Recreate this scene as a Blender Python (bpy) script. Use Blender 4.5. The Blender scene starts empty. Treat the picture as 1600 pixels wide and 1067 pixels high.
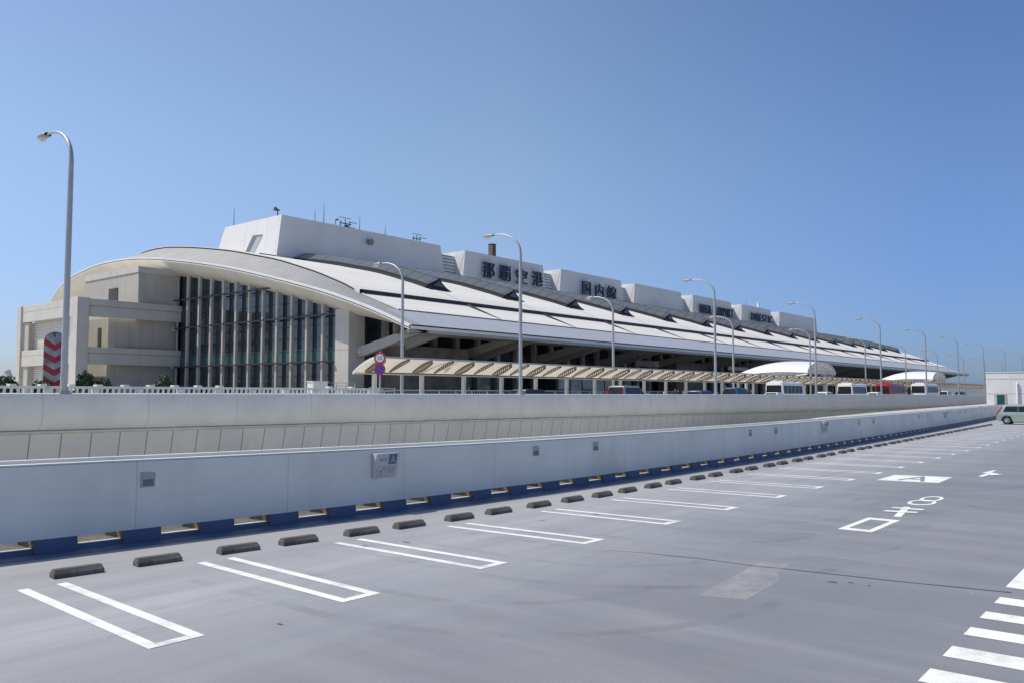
import bpy, bmesh, math, random
from math import sin, cos, pi, radians, sqrt, atan, atan2
from mathutils import Vector, Matrix
SC = bpy.context.scene
COL = SC.collection
random.seed(7)

# ------------------------------------------------------------------ camera
EYE = 2.3
cam_d = bpy.data.cameras.new("camera")
cam = bpy.data.objects.new("camera", cam_d)
COL.objects.link(cam)
cam_d.sensor_width = 36.0
cam_d.lens = 36.0 * 1303 / 1600
cam_d.clip_start = 0.1
cam_d.clip_end = 20000
cam.location = (0, 0, EYE)
HEAD = radians(39.4)
PITCH = atan(81.5 / 1303)
fwd = Vector((cos(HEAD) * cos(PITCH), sin(HEAD) * cos(PITCH), sin(PITCH)))
cam.rotation_euler = fwd.to_track_quat('-Z', 'Y').to_euler()
SC.camera = cam

# ------------------------------------------------------------------ light
TO_SUN = Vector((-0.31, 0.47, 0.83)).normalized()
W = bpy.data.worlds.new("World")
SC.world = W
W.use_nodes = True
nt = W.node_tree
sky = nt.nodes.new("ShaderNodeTexSky")
sky.sky_type = 'NISHITA'
sky.sun_disc = False
sky.sun_elevation = math.asin(TO_SUN.z)
sky.sun_rotation = atan2(TO_SUN.x, TO_SUN.y)
sky.altitude = 0
sky.air_density = 1.0
sky.dust_density = 0.7
sky.ozone_density = 2.0
tint = nt.nodes.new("ShaderNodeMix")          # deep maritime blue of the sky
tint.data_type = 'RGBA'
tint.blend_type = 'MULTIPLY'
tint.inputs[0].default_value = 1.0
tint.inputs[7].default_value = (0.91, 0.91, 0.91, 1)
nt.links.new(sky.outputs[0], tint.inputs[6])
# clear sea air: brighter towards the sun's side, no white band at the horizon
wtc = nt.nodes.new("ShaderNodeTexCoord")
wdot = nt.nodes.new("ShaderNodeVectorMath"); wdot.operation = 'DOT_PRODUCT'
hs = Vector((TO_SUN.x, TO_SUN.y, 0)).normalized()
wdot.inputs[1].default_value = hs
nt.links.new(wtc.outputs["Generated"], wdot.inputs[0])
wr1 = nt.nodes.new("ShaderNodeMapRange")
wr1.inputs[1].default_value = -1.0; wr1.inputs[2].default_value = 1.0
nt.links.new(wdot.outputs["Value"], wr1.inputs[0])
wside = nt.nodes.new("ShaderNodeValToRGB")
cr = wside.color_ramp
cr.elements[0].position = 0.10; cr.elements[0].color = (0.74, 0.88, 1.06, 1)
cr.elements[1].position = 0.70; cr.elements[1].color = (1.36, 1.36, 1.42, 1)
e_ = cr.elements.new(0.32); e_.color = (0.82, 0.99, 1.27, 1)
e_ = cr.elements.new(0.55); e_.color = (1.36, 1.36, 1.40, 1)
nt.links.new(wr1.outputs[0], wside.inputs[0])
wsep = nt.nodes.new("ShaderNodeSeparateXYZ")
nt.links.new(wtc.outputs["Generated"], wsep.inputs[0])
wr2 = nt.nodes.new("ShaderNodeMapRange")
wr2.interpolation_type = 'SMOOTHSTEP'
wr2.inputs[1].default_value = 0.0; wr2.inputs[2].default_value = 0.30
nt.links.new(wsep.outputs[2], wr2.inputs[0])
wm = nt.nodes.new("ShaderNodeMix"); wm.data_type = 'RGBA'
wm.inputs[6].default_value = (0.60, 0.68, 0.94, 1); wm.inputs[7].default_value = (1, 1, 1, 1)
nt.links.new(wr2.outputs[0], wm.inputs[0])
wmul = nt.nodes.new("ShaderNodeVectorMath"); wmul.operation = 'MULTIPLY'
nt.links.new(wm.outputs[2], wmul.inputs[0]); nt.links.new(wside.outputs[0], wmul.inputs[1])
wfin = nt.nodes.new("ShaderNodeMix"); wfin.data_type = 'RGBA'; wfin.blend_type = 'MULTIPLY'
wfin.inputs[0].default_value = 1.0
nt.links.new(tint.outputs[2], wfin.inputs[6]); nt.links.new(wmul.outputs[0], wfin.inputs[7])
nt.links.new(wfin.outputs[2], nt.nodes["Background"].inputs[0])
nt.nodes["Background"].inputs[1].default_value = 0.11
sun_d = bpy.data.lights.new("sun", 'SUN')
sun_d.energy = 4.3
sun_d.angle = radians(0.5)
sun_d.color = (1.0, 0.93, 0.81)
sun = bpy.data.objects.new("sun", sun_d)
COL.objects.link(sun)
sun.location = (-30, 40, 80)
sun.rotation_euler = TO_SUN.to_track_quat('Z', 'Y').to_euler()
SC.view_settings.view_transform = 'Standard'
SC.view_settings.look = 'None'
SC.view_settings.exposure = 0.0
SC.view_settings.gamma = 1.0

# ------------------------------------------------------------------ materials
def mat(name, col, rough=0.6, var=0.12, scale=1.5, metal=0.0, stretch=(1, 1, 1), joint=None,
        bump=0.0, spec=0.5, streak=0.0, col2=None, emit=None, trans=0.0, cell=None):
    m = bpy.data.materials.new(name)
    m.use_nodes = True
    t = m.node_tree
    N, L = t.nodes, t.links
    b = N["Principled BSDF"]
    b.inputs["Roughness"].default_value = rough
    b.inputs["Metallic"].default_value = metal
    b.inputs["Specular IOR Level"].default_value = spec
    tc = N.new("ShaderNodeTexCoord")
    mp = N.new("ShaderNodeMapping")
    mp.inputs["Scale"].default_value = stretch
    L.new(tc.outputs["Object"], mp.inputs["Vector"])
    n1 = N.new("ShaderNodeTexNoise")
    n1.inputs["Scale"].default_value = scale
    n1.inputs["Detail"].default_value = 6
    n1.inputs["Roughness"].default_value = 0.62
    L.new(mp.outputs[0], n1.inputs["Vector"])
    mr = N.new("ShaderNodeMapRange")
    mr.inputs[1].default_value = 0.3
    mr.inputs[2].default_value = 0.7
    L.new(n1.outputs["Fac"], mr.inputs[0])
    mix = N.new("ShaderNodeMix")
    mix.data_type = 'RGBA'
    c2 = col2 if col2 else tuple(c * (1 - 2 * var) for c in col)
    c1 = col if col2 else tuple(min(1, c * (1 + 0.5 * var)) for c in col)
    mix.inputs[6].default_value = (*c2, 1)
    mix.inputs[7].default_value = (*c1, 1)
    L.new(mr.outputs[0], mix.inputs[0])
    out = mix.outputs[2]
    def mul(out, fac_socket, dark):
        mm = N.new("ShaderNodeMix")
        mm.data_type = 'RGBA'
        mm.blend_type = 'MULTIPLY'
        L.new(fac_socket, mm.inputs[0])
        L.new(out, mm.inputs[6])
        mm.inputs[7].default_value = (*dark, 1)
        return mm.outputs[2]
    if streak > 0:
        mp2 = N.new("ShaderNodeMapping")
        mp2.inputs["Scale"].default_value = (1.6, 1.6, 0.06)
        L.new(tc.outputs["Object"], mp2.inputs["Vector"])
        n2 = N.new("ShaderNodeTexNoise")
        n2.inputs["Scale"].default_value = 1.0
        n2.inputs["Detail"].default_value = 5
        L.new(mp2.outputs[0], n2.inputs["Vector"])
        r2 = N.new("ShaderNodeMapRange")
        r2.inputs[1].default_value = 0.5
        r2.inputs[2].default_value = 0.8
        r2.inputs[4].default_value = streak
        L.new(n2.outputs["Fac"], r2.inputs[0])
        out = mul(out, r2.outputs[0], (0.5, 0.45, 0.38))
    if cell:
        ax, pitch, amt = cell
        sp = N.new("ShaderNodeSeparateXYZ"); L.new(tc.outputs["Object"], sp.inputs[0])
        dv = N.new("ShaderNodeMath"); dv.operation = 'DIVIDE'; L.new(sp.outputs[ax], dv.inputs[0]); dv.inputs[1].default_value = pitch
        fl_ = N.new("ShaderNodeMath"); fl_.operation = 'FLOOR'; L.new(dv.outputs[0], fl_.inputs[0])
        wn = N.new("ShaderNodeTexWhiteNoise"); wn.noise_dimensions = '1D'; L.new(fl_.outputs[0], wn.inputs["W"])
        r3 = N.new("ShaderNodeMapRange"); r3.inputs[3].default_value = 0.0; r3.inputs[4].default_value = amt
        L.new(wn.outputs["Value"], r3.inputs[0]); out = mul(out, r3.outputs[0], (0.55, 0.56, 0.56))
    if joint:
        for ax, pitch, width, dark in joint:
            sp = N.new("ShaderNodeSeparateXYZ")
            L.new(tc.outputs["Object"], sp.inputs[0])
            dv = N.new("ShaderNodeMath"); dv.operation = 'DIVIDE'
            L.new(sp.outputs[ax], dv.inputs[0]); dv.inputs[1].default_value = pitch
            fr = N.new("ShaderNodeMath"); fr.operation = 'FRACT'
            L.new(dv.outputs[0], fr.inputs[0])
            ls = N.new("ShaderNodeMath"); ls.operation = 'LESS_THAN'
            L.new(fr.outputs[0], ls.inputs[0]); ls.inputs[1].default_value = width / pitch
            out = mul(out, ls.outputs[0], (dark, dark, dark * 0.97))
    L.new(out, b.inputs["Base Color"])
    if bump > 0:
        n3 = N.new("ShaderNodeTexNoise")
        n3.inputs["Scale"].default_value = scale * 12
        n3.inputs["Detail"].default_value = 4
        L.new(mp.outputs[0], n3.inputs["Vector"])
        bp = N.new("ShaderNodeBump")
        bp.inputs["Strength"].default_value = bump
        bp.inputs["Distance"].default_value = 0.02
        L.new(n3.outputs["Fac"], bp.inputs["Height"])
        L.new(bp.outputs[0], b.inputs["Normal"])
    if emit:
        b.inputs["Emission Color"].default_value = (*emit[0], 1)
        b.inputs["Emission Strength"].default_value = emit[1]
    if trans > 0:
        tr = N.new("ShaderNodeBsdfTranslucent")
        L.new(out, tr.inputs["Color"])
        ms = N.new("ShaderNodeMixShader")
        ms.inputs[0].default_value = trans
        L.new(b.outputs[0], ms.inputs[1]); L.new(tr.outputs[0], ms.inputs[2])
        L.new(ms.outputs[0], N["Material Output"].inputs[0])
    return m

X_, Y_, Z_ = 0, 1, 2
M = {}
M['ground'] = mat("ground_concrete", (0.34, 0.33, 0.31), 0.9, 0.2, 0.05)
M['road'] = mat("road_asphalt", (0.16, 0.16, 0.165), 0.9, 0.15, 0.4)
M['bright_road'] = mat("pale_bounce_road", (0.60, 0.575, 0.53), 0.9, 0.12, 0.3)
M['dark_slab'] = mat("grey_paving", (0.17, 0.165, 0.155), 0.85, 0.12, 0.5)
M['pale_slab'] = mat("pale_concrete_slab", (0.50, 0.49, 0.46), 0.85, 0.12, 0.3)
M['panel'] = mat("painted_wall_panel", (0.82, 0.81, 0.755), 0.55, 0.06, 0.7, joint=[(X_, 2.62, 0.02, 0.80)], streak=0.16, cell=(X_, 2.62, 0.10))
M['wall_top'] = mat("painted_coping", (0.72, 0.71, 0.68), 0.6, 0.06, 0.8)
M['blue'] = mat("blue_floor_paint", (0.085, 0.125, 0.225), 0.5, 0.12, 2.5)
M['scupper'] = mat("shaded_scupper_concrete", (0.15, 0.135, 0.115), 0.85, 0.2, 3.0)  # plinth sides: shade inside the slots is put into this dark colour
M['sill'] = mat("sill_concrete", (0.55, 0.53, 0.49), 0.85, 0.15, 3.0)
M['paint'] = mat("white_road_paint", (0.74, 0.73, 0.70), 0.7, 0.05, 1.0)
M['stop'] = mat("dark_concrete", (0.19, 0.175, 0.155), 0.92, 0.35, 5.0, bump=0.6, col2=(0.06, 0.056, 0.05))
M['viaduct'] = mat("viaduct_barrier", (0.72, 0.70, 0.645), 0.6, 0.06, 0.6, joint=[(X_, 4.23, 0.03, 0.72)], streak=0.11)
M['hull'] = mat("viaduct_hull", (0.62, 0.605, 0.55), 0.5, 0.06, 0.35, joint=[(X_, 1.17, 0.045, 0.35)], streak=0.12)
M['trim'] = mat("viaduct_trim", (0.70, 0.67, 0.61), 0.6, 0.15, 1.0)
M['steel'] = mat("galvanised_steel", (0.40, 0.42, 0.44), 0.45, 0.06, 2.0, metal=0.35)
M['lamp_grey'] = mat("lamp_head_grey", (0.26, 0.27, 0.27), 0.5, 0.06, 2.0)
M['lens'] = mat("lamp_lens", (0.55, 0.55, 0.50), 0.25, 0.02, 2.0)
M['roof_white'] = mat("white_roof_sheet", (0.86, 0.825, 0.75), 0.5, 0.06, 0.12, joint=[(Y_, 1.15, 0.12, 0.80)], stretch=(0.3, 1.4, 1), cell=(Y_, 1.15, 0.10))
M['roof_rib'] = mat("ribbed_grey_roof", (0.40, 0.395, 0.385), 0.55, 0.07, 0.3, joint=[(X_, 0.5, 0.16, 0.55)])
M['roof_eave'] = mat("lavender_grey_roof", (0.43, 0.435, 0.475), 0.45, 0.05, 0.4, joint=[(X_, 0.62, 0.06, 0.8)])
M['fascia_white'] = mat("white_fascia", (0.80, 0.80, 0.78), 0.45, 0.04, 0.5)
M['cream'] = mat("cream_soffit", (0.90, 0.86, 0.75), 0.65, 0.06, 0.3, joint=[(Y_, 3.3, 0.06, 0.8)])
M['soffit'] = mat("grey_soffit", (0.44, 0.425, 0.39), 0.7, 0.08, 0.3, joint=[(X_, 7.2, 0.1, 0.6)])
M['black'] = mat("black_gutter", (0.012, 0.012, 0.014), 0.5, 0.1, 1.0)
M['black_rib'] = mat("black_ribbed_gutter", (0.03, 0.031, 0.034), 0.5, 0.1, 1.0, joint=[(X_, 0.5, 0.2, 0.5)])
M['sky_glass'] = mat("skylight_glass", (0.13, 0.138, 0.142), 0.3, 0.10, 0.4, joint=[(Y_, 2.7, 0.22, 0.25)])
M['pent'] = mat("penthouse_render", (0.68, 0.68, 0.68), 0.7, 0.04, 0.25, joint=[(Y_, 3.9, 0.10, 0.72)], streak=0.05)
M['louvre'] = mat("louvre_metal", (0.60, 0.62, 0.62), 0.5, 0.05, 0.5, joint=[(Z_, 0.85, 0.30, 0.35)])
M['glass'] = mat("dark_curtain_glass", (0.040, 0.058, 0.074), 0.05, 0.2, 0.11, spec=0.8, col2=(0.014, 0.019, 0.022))  # large bluish patches in the colour stand in for reflected sky
M['teal_glass'] = mat("teal_tinted_glass", (0.065, 0.13, 0.13), 0.12, 0.15, 0.3)
M['mullion'] = mat("mullion_concrete", (0.50, 0.48, 0.43), 0.7, 0.08, 0.4)
M['dark_metal'] = mat("dark_metal", (0.03, 0.03, 0.033), 0.5, 0.1, 2.0)
M['annex'] = mat("annex_concrete", (0.60, 0.57, 0.51), 0.75, 0.07, 0.3, streak=0.14)
M['annex_wall'] = mat("annex_boarded_wall", (0.50, 0.475, 0.42), 0.75, 0.07, 0.3, joint=[(X_, 2.2, 0.09, 0.75), (Y_, 2.2, 0.09, 0.85)], streak=0.2)
M['shutter'] = mat("cream_shutter", (0.66, 0.62, 0.54), 0.6, 0.05, 0.5, joint=[(Z_, 0.42, 0.13, 0.6)])
M['beam'] = mat("strut_paint", (0.44, 0.42, 0.37), 0.6, 0.07, 0.5)
M['stone'] = mat("brown_stone_cladding", (0.24, 0.20, 0.165), 0.8, 0.22, 0.5, joint=[(X_, 1.2, 0.03, 0.8), (Z_, 1.2, 0.03, 0.8)])
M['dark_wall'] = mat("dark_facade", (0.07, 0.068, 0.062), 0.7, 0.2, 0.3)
M['pale_glass'] = mat("pale_vestibule_glass", (0.42, 0.47, 0.48), 0.2, 0.35, 0.5)  # pale colour stands in for reflections in the vestibule panes
M['membrane'] = mat("cream_membrane", (0.77, 0.71, 0.60), 0.6, 0.05, 0.5, trans=0.32)
M['canopy_frame'] = mat("brown_grey_frame", (0.20, 0.165, 0.12), 0.6, 0.1, 1.0)
M['post'] = mat("cream_post", (0.66, 0.62, 0.54), 0.6, 0.05, 1.0)
M['vault'] = mat("white_vault_membrane", (0.86, 0.86, 0.85), 0.5, 0.02, 0.3, trans=0.2)
M['white_steel'] = mat("white_steel", (0.72, 0.72, 0.70), 0.5, 0.05, 1.0)
M['letter'] = mat("navy_letter", (0.025, 0.035, 0.06), 0.3, 0.1, 1.0)
M['white_render'] = mat("white_tower_render", (0.72, 0.71, 0.69), 0.75, 0.04, 0.5, joint=[(Y_, 3.0, 0.04, 0.82)], streak=0.08)
M['teal_door'] = mat("teal_window", (0.01, 0.075, 0.07), 0.25, 0.1, 1.0)
M['white_paint'] = mat("white_vehicle_paint", (0.78, 0.78, 0.77), 0.25, 0.02, 1.0)
M['red_paint'] = mat("red_vehicle_paint", (0.50, 0.02, 0.025), 0.25, 0.05, 1.0)
M['dark_paint'] = mat("dark_vehicle_paint", (0.03, 0.033, 0.042), 0.25, 0.05, 1.0)
M['blue_paint'] = mat("blue_vehicle_paint", (0.05, 0.09, 0.20), 0.25, 0.05, 1.0)
M['silver_paint'] = mat("silver_vehicle_paint", (0.36, 0.36, 0.35), 0.3, 0.04, 1.0, metal=0.3)
M['green_paint'] = mat("pale_green_vehicle_paint", (0.35, 0.42, 0.385), 0.25, 0.02, 1.0, metal=0.25)
M['car_glass'] = mat("vehicle_glass", (0.014, 0.018, 0.024), 0.06, 0.1, 1.0)
M['bus_glass'] = mat("bus_glass", (0.035, 0.055, 0.085), 0.15, 0.25, 0.8, spec=0.15)
M['tyre'] = mat("tyre_rubber", (0.02, 0.02, 0.02), 0.85, 0.1, 4.0)
M['rim'] = mat("alloy_rim", (0.55, 0.55, 0.56), 0.35, 0.05, 4.0, metal=0.6)
M['red_lamp'] = mat("red_lamp_plastic", (0.45, 0.015, 0.02), 0.2, 0.05, 4.0)
M['sign_grey'] = mat("sign_panel_grey", (0.55, 0.55, 0.58), 0.5, 0.05, 3.0)
M['sign_navy'] = mat("sign_navy", (0.07, 0.13, 0.28), 0.5, 0.05, 3.0)
M['sign_pink'] = mat("faded_red_print", (0.48, 0.36, 0.42), 0.5, 0.12, 6.0)
M['sign_red'] = mat("sign_red", (0.45, 0.02, 0.03), 0.45, 0.05, 3.0)
M['sign_blue'] = mat("sign_blue", (0.02, 0.06, 0.45), 0.45, 0.05, 3.0)
M['sign_white'] = mat("sign_white", (0.78, 0.78, 0.78), 0.45, 0.03, 3.0)
M['fixture'] = mat("wall_light_grey", (0.40, 0.42, 0.44), 0.5, 0.05, 5.0)
M['fixture_dark'] = mat("wall_light_recess", (0.16, 0.18, 0.20), 0.3, 0.1, 5.0)
M['chev_red'] = mat("chevron_red", (0.30, 0.012, 0.022), 0.3, 0.1, 2.0)
M['chev_silver'] = mat("chevron_silver", (0.42, 0.43, 0.44), 0.22, 0.3, 1.2, metal=0.85, col2=(0.14, 0.13, 0.13))
M['leaf'] = mat("shrub_leaf", (0.045, 0.085, 0.03), 0.7, 0.45, 3.0)
M['bark'] = mat("shrub_stem", (0.10, 0.07, 0.05), 0.9, 0.2, 3.0)
M['chimney'] = mat("brown_chimney", (0.13, 0.10, 0.085), 0.8, 0.15, 1.0)
M['skin'] = mat("skin", (0.42, 0.26, 0.19), 0.6, 0.05, 4.0)
M['hair'] = mat("dark_hair", (0.012, 0.010, 0.009), 0.6, 0.1, 8.0)
M['cloth_black'] = mat("black_cloth", (0.02, 0.02, 0.024), 0.85, 0.1, 6.0)
M['cloth_white'] = mat("white_cloth", (0.62, 0.61, 0.58), 0.85, 0.06, 6.0)
M['cloth_blue'] = mat("blue_cloth", (0.05, 0.08, 0.20), 0.85, 0.1, 6.0)
M['cloth_grey'] = mat("grey_cloth", (0.18, 0.17, 0.16), 0.85, 0.1, 6.0)

def deck_material():
    m = bpy.data.materials.new("deck_coating")
    m.use_nodes = True
    t = m.node_tree; N, L = t.nodes, t.links
    b = N["Principled BSDF"]
    tc = N.new("ShaderNodeTexCoord")
    def noise(scale, stretch, detail=6, rough=0.6, rotz=0.0):
        mp = N.new("ShaderNodeMapping")
        mp.inputs["Scale"].default_value = stretch
        mp.inputs["Rotation"].default_value = (0, 0, rotz)
        L.new(tc.outputs["Object"], mp.inputs["Vector"])
        n = N.new("ShaderNodeTexNoise")
        n.inputs["Scale"].default_value = scale
        n.inputs["Detail"].default_value = detail
        n.inputs["Roughness"].default_value = rough
        L.new(mp.outputs[0], n.inputs["Vector"])
        return n.outputs["Fac"]
    def rng(s, a, b_, c=0.0, d=1.0):
        r = N.new("ShaderNodeMapRange")
        r.inputs[1].default_value = a; r.inputs[2].default_value = b_
        r.inputs[3].default_value = c; r.inputs[4].default_value = d
        L.new(s, r.inputs[0]); return r.outputs[0]
    def mixc(fac, a, b_, mode='MIX'):
        x = N.new("ShaderNodeMix"); x.data_type = 'RGBA'; x.blend_type = mode
        if hasattr(fac, 'links'): L.new(fac, x.inputs[0])
        else: x.inputs[0].default_value = fac
        for s, v in ((6, a), (7, b_)):
            if hasattr(v, 'links'): L.new(v, x.inputs[s])
            else: x.inputs[s].default_value = (*v, 1)
        return x.outputs[2]
    big = rng(noise(0.10, (1, 1, 1), 4), 0.35, 0.65)
    c = mixc(big, (0.188, 0.193, 0.208), (0.240, 0.245, 0.260))
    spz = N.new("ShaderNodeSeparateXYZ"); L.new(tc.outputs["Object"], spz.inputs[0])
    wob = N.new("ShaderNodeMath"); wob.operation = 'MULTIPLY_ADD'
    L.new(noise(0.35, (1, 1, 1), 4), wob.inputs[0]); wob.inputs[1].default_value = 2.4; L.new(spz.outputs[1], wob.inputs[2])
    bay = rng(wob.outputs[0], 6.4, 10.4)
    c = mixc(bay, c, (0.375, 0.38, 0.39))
    st = rng(noise(0.9, (0.10, 1.5, 1), 6, 0.65), 0.40, 0.70, 0, 0.5)
    c = mixc(st, c, (0.188, 0.192, 0.206))
    st2 = rng(noise(0.7, (1.4, 0.16, 1), 6, 0.65, 0.25), 0.46, 0.72, 0, 0.55)
    c = mixc(st2, c, (0.315, 0.32, 0.335))
    blot = rng(noise(0.55, (1, 1, 1), 8, 0.7), 0.58, 0.72, 0, 0.3)
    c = mixc(blot, c, (0.165, 0.165, 0.178))
    spots = rng(noise(1.1, (0.55, 1.6, 1), 3, 0.5), 0.70, 0.745, 0, 0.55)
    c = mixc(spots, c, (0.15, 0.15, 0.16))
    brown = rng(noise(0.16, (0.5, 1.6, 1), 7, 0.7), 0.52, 0.74, 0, 0.45)
    c = mixc(brown, c, (0.27, 0.255, 0.235))
    fine = rng(noise(60, (1, 1, 1), 3, 0.7), 0.3, 0.7, 0.84, 1.12)
    cc = N.new("ShaderNodeCombineXYZ")
    for i in range(3): L.new(fine, cc.inputs[i])
    c = mixc(1.0, c, cc.outputs[0], 'MULTIPLY')
    v = N.new("ShaderNodeTexVoronoi"); v.feature = 'F1'; v.inputs["Scale"].default_value = 1.3
    L.new(tc.outputs["Object"], v.inputs["Vector"])
    lt = N.new("ShaderNodeMath"); lt.operation = 'LESS_THAN'; lt.inputs[1].default_value = 0.016
    L.new(v.outputs["Distance"], lt.inputs[0])
    c = mixc(lt.outputs[0], c, (0.72, 0.72, 0.72))
    L.new(c, b.inputs["Base Color"])
    L.new(rng(noise(0.8, (0.3, 1.2, 1), 5), 0.3, 0.7, 0.45, 0.68), b.inputs["Roughness"])
    b.inputs["Specular IOR Level"].default_value = 0.4
    bp = N.new("ShaderNodeBump"); bp.inputs["Strength"].default_value = 0.25; bp.inputs["Distance"].default_value = 0.004
    L.new(noise(90, (1, 1, 1), 3), bp.inputs["Height"]); L.new(bp.outputs[0], b.inputs["Normal"])
    return m
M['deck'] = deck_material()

def worn_paint():
    m = mat("worn_line_paint", (0.78, 0.775, 0.745), 0.7, 0.04, 1.0)
    t = m.node_tree; N, L = t.nodes, t.links
    b = N["Principled BSDF"]
    src = b.inputs["Base Color"].links[0].from_socket
    tc = N.new("ShaderNodeTexCoord")
    n = N.new("ShaderNodeTexNoise"); n.inputs["Scale"].default_value = 1.7; n.inputs["Detail"].default_value = 9; n.inputs["Roughness"].default_value = 0.72
    L.new(tc.outputs["Object"], n.inputs["Vector"])
    r = N.new("ShaderNodeMapRange"); r.inputs[1].default_value = 0.50; r.inputs[2].default_value = 0.66; r.inputs[4].default_value = 0.62
    L.new(n.outputs["Fac"], r.inputs[0])
    x = N.new("ShaderNodeMix"); x.data_type = 'RGBA'
    L.new(r.outputs[0], x.inputs[0]); L.new(src, x.inputs[6]); x.inputs[7].default_value = (0.36, 0.36, 0.365, 1)
    L.new(x.outputs[2], b.inputs["Base Color"])
    return m
M['paint'] = worn_paint()

# ------------------------------------------------------------------ mesh helpers
def interp(x, pts):
    if x <= pts[0][0]:
        a, b = pts[0], pts[1]
    elif x >= pts[-1][0]:
        a, b = pts[-2], pts[-1]
    else:
        for a, b in zip(pts, pts[1:]):
            if a[0] <= x <= b[0]: break
    return a[1] + (b[1] - a[1]) * (x - a[0]) / (b[0] - a[0])

class MB:
    def __init__(s): s.v = []; s.f = []; s.m = []
    def face(s, pts, mi=0):
        n = len(s.v); s.v += [tuple(p) for p in pts]; s.f.append(tuple(range(n, n + len(pts)))); s.m.append(mi)
    def box(s, x0, x1, y0, y1, z0, z1, mi=0):
        s.hexa([(x0, y0, z0), (x1, y0, z0), (x1, y1, z0), (x0, y1, z0), (x0, y0, z1), (x1, y0, z1), (x1, y1, z1), (x0, y1, z1)], mi)
        return s
    def hexa(s, p, mi=0):
        n = len(s.v); s.v += [tuple(q) for q in p]
        for q in ((0, 3, 2, 1), (4, 5, 6, 7), (0, 1, 5, 4), (1, 2, 6, 5), (2, 3, 7, 6), (3, 0, 4, 7)):
            s.f.append(tuple(n + i for i in q)); s.m.append(mi)
        return s
    def grid(s, rows, mi=0, closed=False):
        n = len(s.v); w = len(rows[0])
        for r in rows: s.v += [tuple(p) for p in r]
        for i in range(len(rows) - 1):
            for j in range(w if closed else w - 1):
                k = (j + 1) % w
                s.f.append((n + i * w + j, n + i * w + k, n + (i + 1) * w + k, n + (i + 1) * w + j)); s.m.append(mi)
        return s
    def prism(s, poly, off, mi=0):
        """poly: list of 3D points (planar), extruded by vector off, closed."""
        n = len(s.v); k = len(poly)
        s.v += [tuple(p) for p in poly] + [tuple(Vector(p) + Vector(off)) for p in poly]
        s.f.append(tuple(range(n + k - 1, n - 1, -1))); s.m.append(mi)
        s.f.append(tuple(range(n + k, n + 2 * k))); s.m.append(mi)
        for i in range(k):
            j = (i + 1) % k
            s.f.append((n + i, n + j, n + k + j, n + k + i)); s.m.append(mi)
        return s
    def bar(s, a, b, w, h=None, mi=0, up=(0, 0, 1)):
        a = Vector(a); b = Vector(b); h = h or w
        d = (b - a).normalized(); u = Vector(up)
        if abs(d.dot(u)) > 0.98: u = Vector((1, 0, 0))
        r = d.cross(u).normalized(); u = r.cross(d).normalized()
        P = []
        for c in (a, b):
            P += [c - r * w / 2 - u * h / 2, c + r * w / 2 - u * h / 2, c + r * w / 2 + u * h / 2, c - r * w / 2 + u * h / 2]
        return s.hexa([P[0], P[1], P[2], P[3], P[4], P[5], P[6], P[7]], mi)
    def tube(s, path, rad, n=10, mi=0, cap=True):
        path = [Vector(p) for p in path]
        if not isinstance(rad, (list, tuple)): rad = [rad] * len(path)
        rows = []
        ref = Vector((0, 0, 1))
        d0 = (path[1] - path[0]).normalized()
        if abs(d0.z) > 0.9: ref = Vector((1, 0, 0))
        r = d0.cross(ref).normalized()
        for i, p in enumerate(path):
            d = (path[min(i + 1, len(path) - 1)] - path[max(i - 1, 0)]).normalized()
            r = (r - d * r.dot(d)).normalized(); u = d.cross(r)
            rows.append([p + (r * cos(2 * pi * k / n) + u * sin(2 * pi * k / n)) * rad[i] for k in range(n)])
        b = len(s.v)
        s.grid(rows, mi, closed=True)
        if cap:
            s.f.append(tuple(b + k for k in range(n))); s.m.append(mi)
            e = b + (len(path) - 1) * n
            s.f.append(tuple(e + k for k in range(n))); s.m.append(mi)
        return s
    def build(s, name, mats, parent=None, smooth=False, bevel=0.0):
        off = Vector((0, 0, 0))
        if parent is not None:
            root = parent
            while root.parent: root = root.parent
            off = root.location
        me = bpy.data.meshes.new(name)
        me.from_pydata([tuple(Vector(p) - off) for p in s.v], [], s.f)
        if not isinstance(mats, (list, tuple)): mats = [mats]
        for mm in mats: me.materials.append(mm)
        for p, i in zip(me.polygons, s.m): p.material_index = i
        bm = bmesh.new(); bm.from_mesh(me)
        bmesh.ops.remove_doubles(bm, verts=bm.verts, dist=1e-5)
        bmesh.ops.recalc_face_normals(bm, faces=bm.faces)
        if bevel > 0:
            ed = [e for e in bm.edges if len(e.link_faces) == 2 and e.calc_face_angle(0) > 0.5]
            bmesh.ops.bevel(bm, geom=ed, offset=bevel, segments=2, affect='EDGES', profile=0.6, clamp_overlap=True)
        if smooth:
            for fc in bm.faces: fc.smooth = True
            for e in bm.edges:
                if len(e.link_faces) == 2 and e.calc_face_angle(0) > 0.7: e.smooth = False
        bm.to_mesh(me); bm.free()
        o = bpy.data.objects.new(name, me)
        COL.objects.link(o)
        if parent is not None: o.parent = parent
        return o

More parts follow.
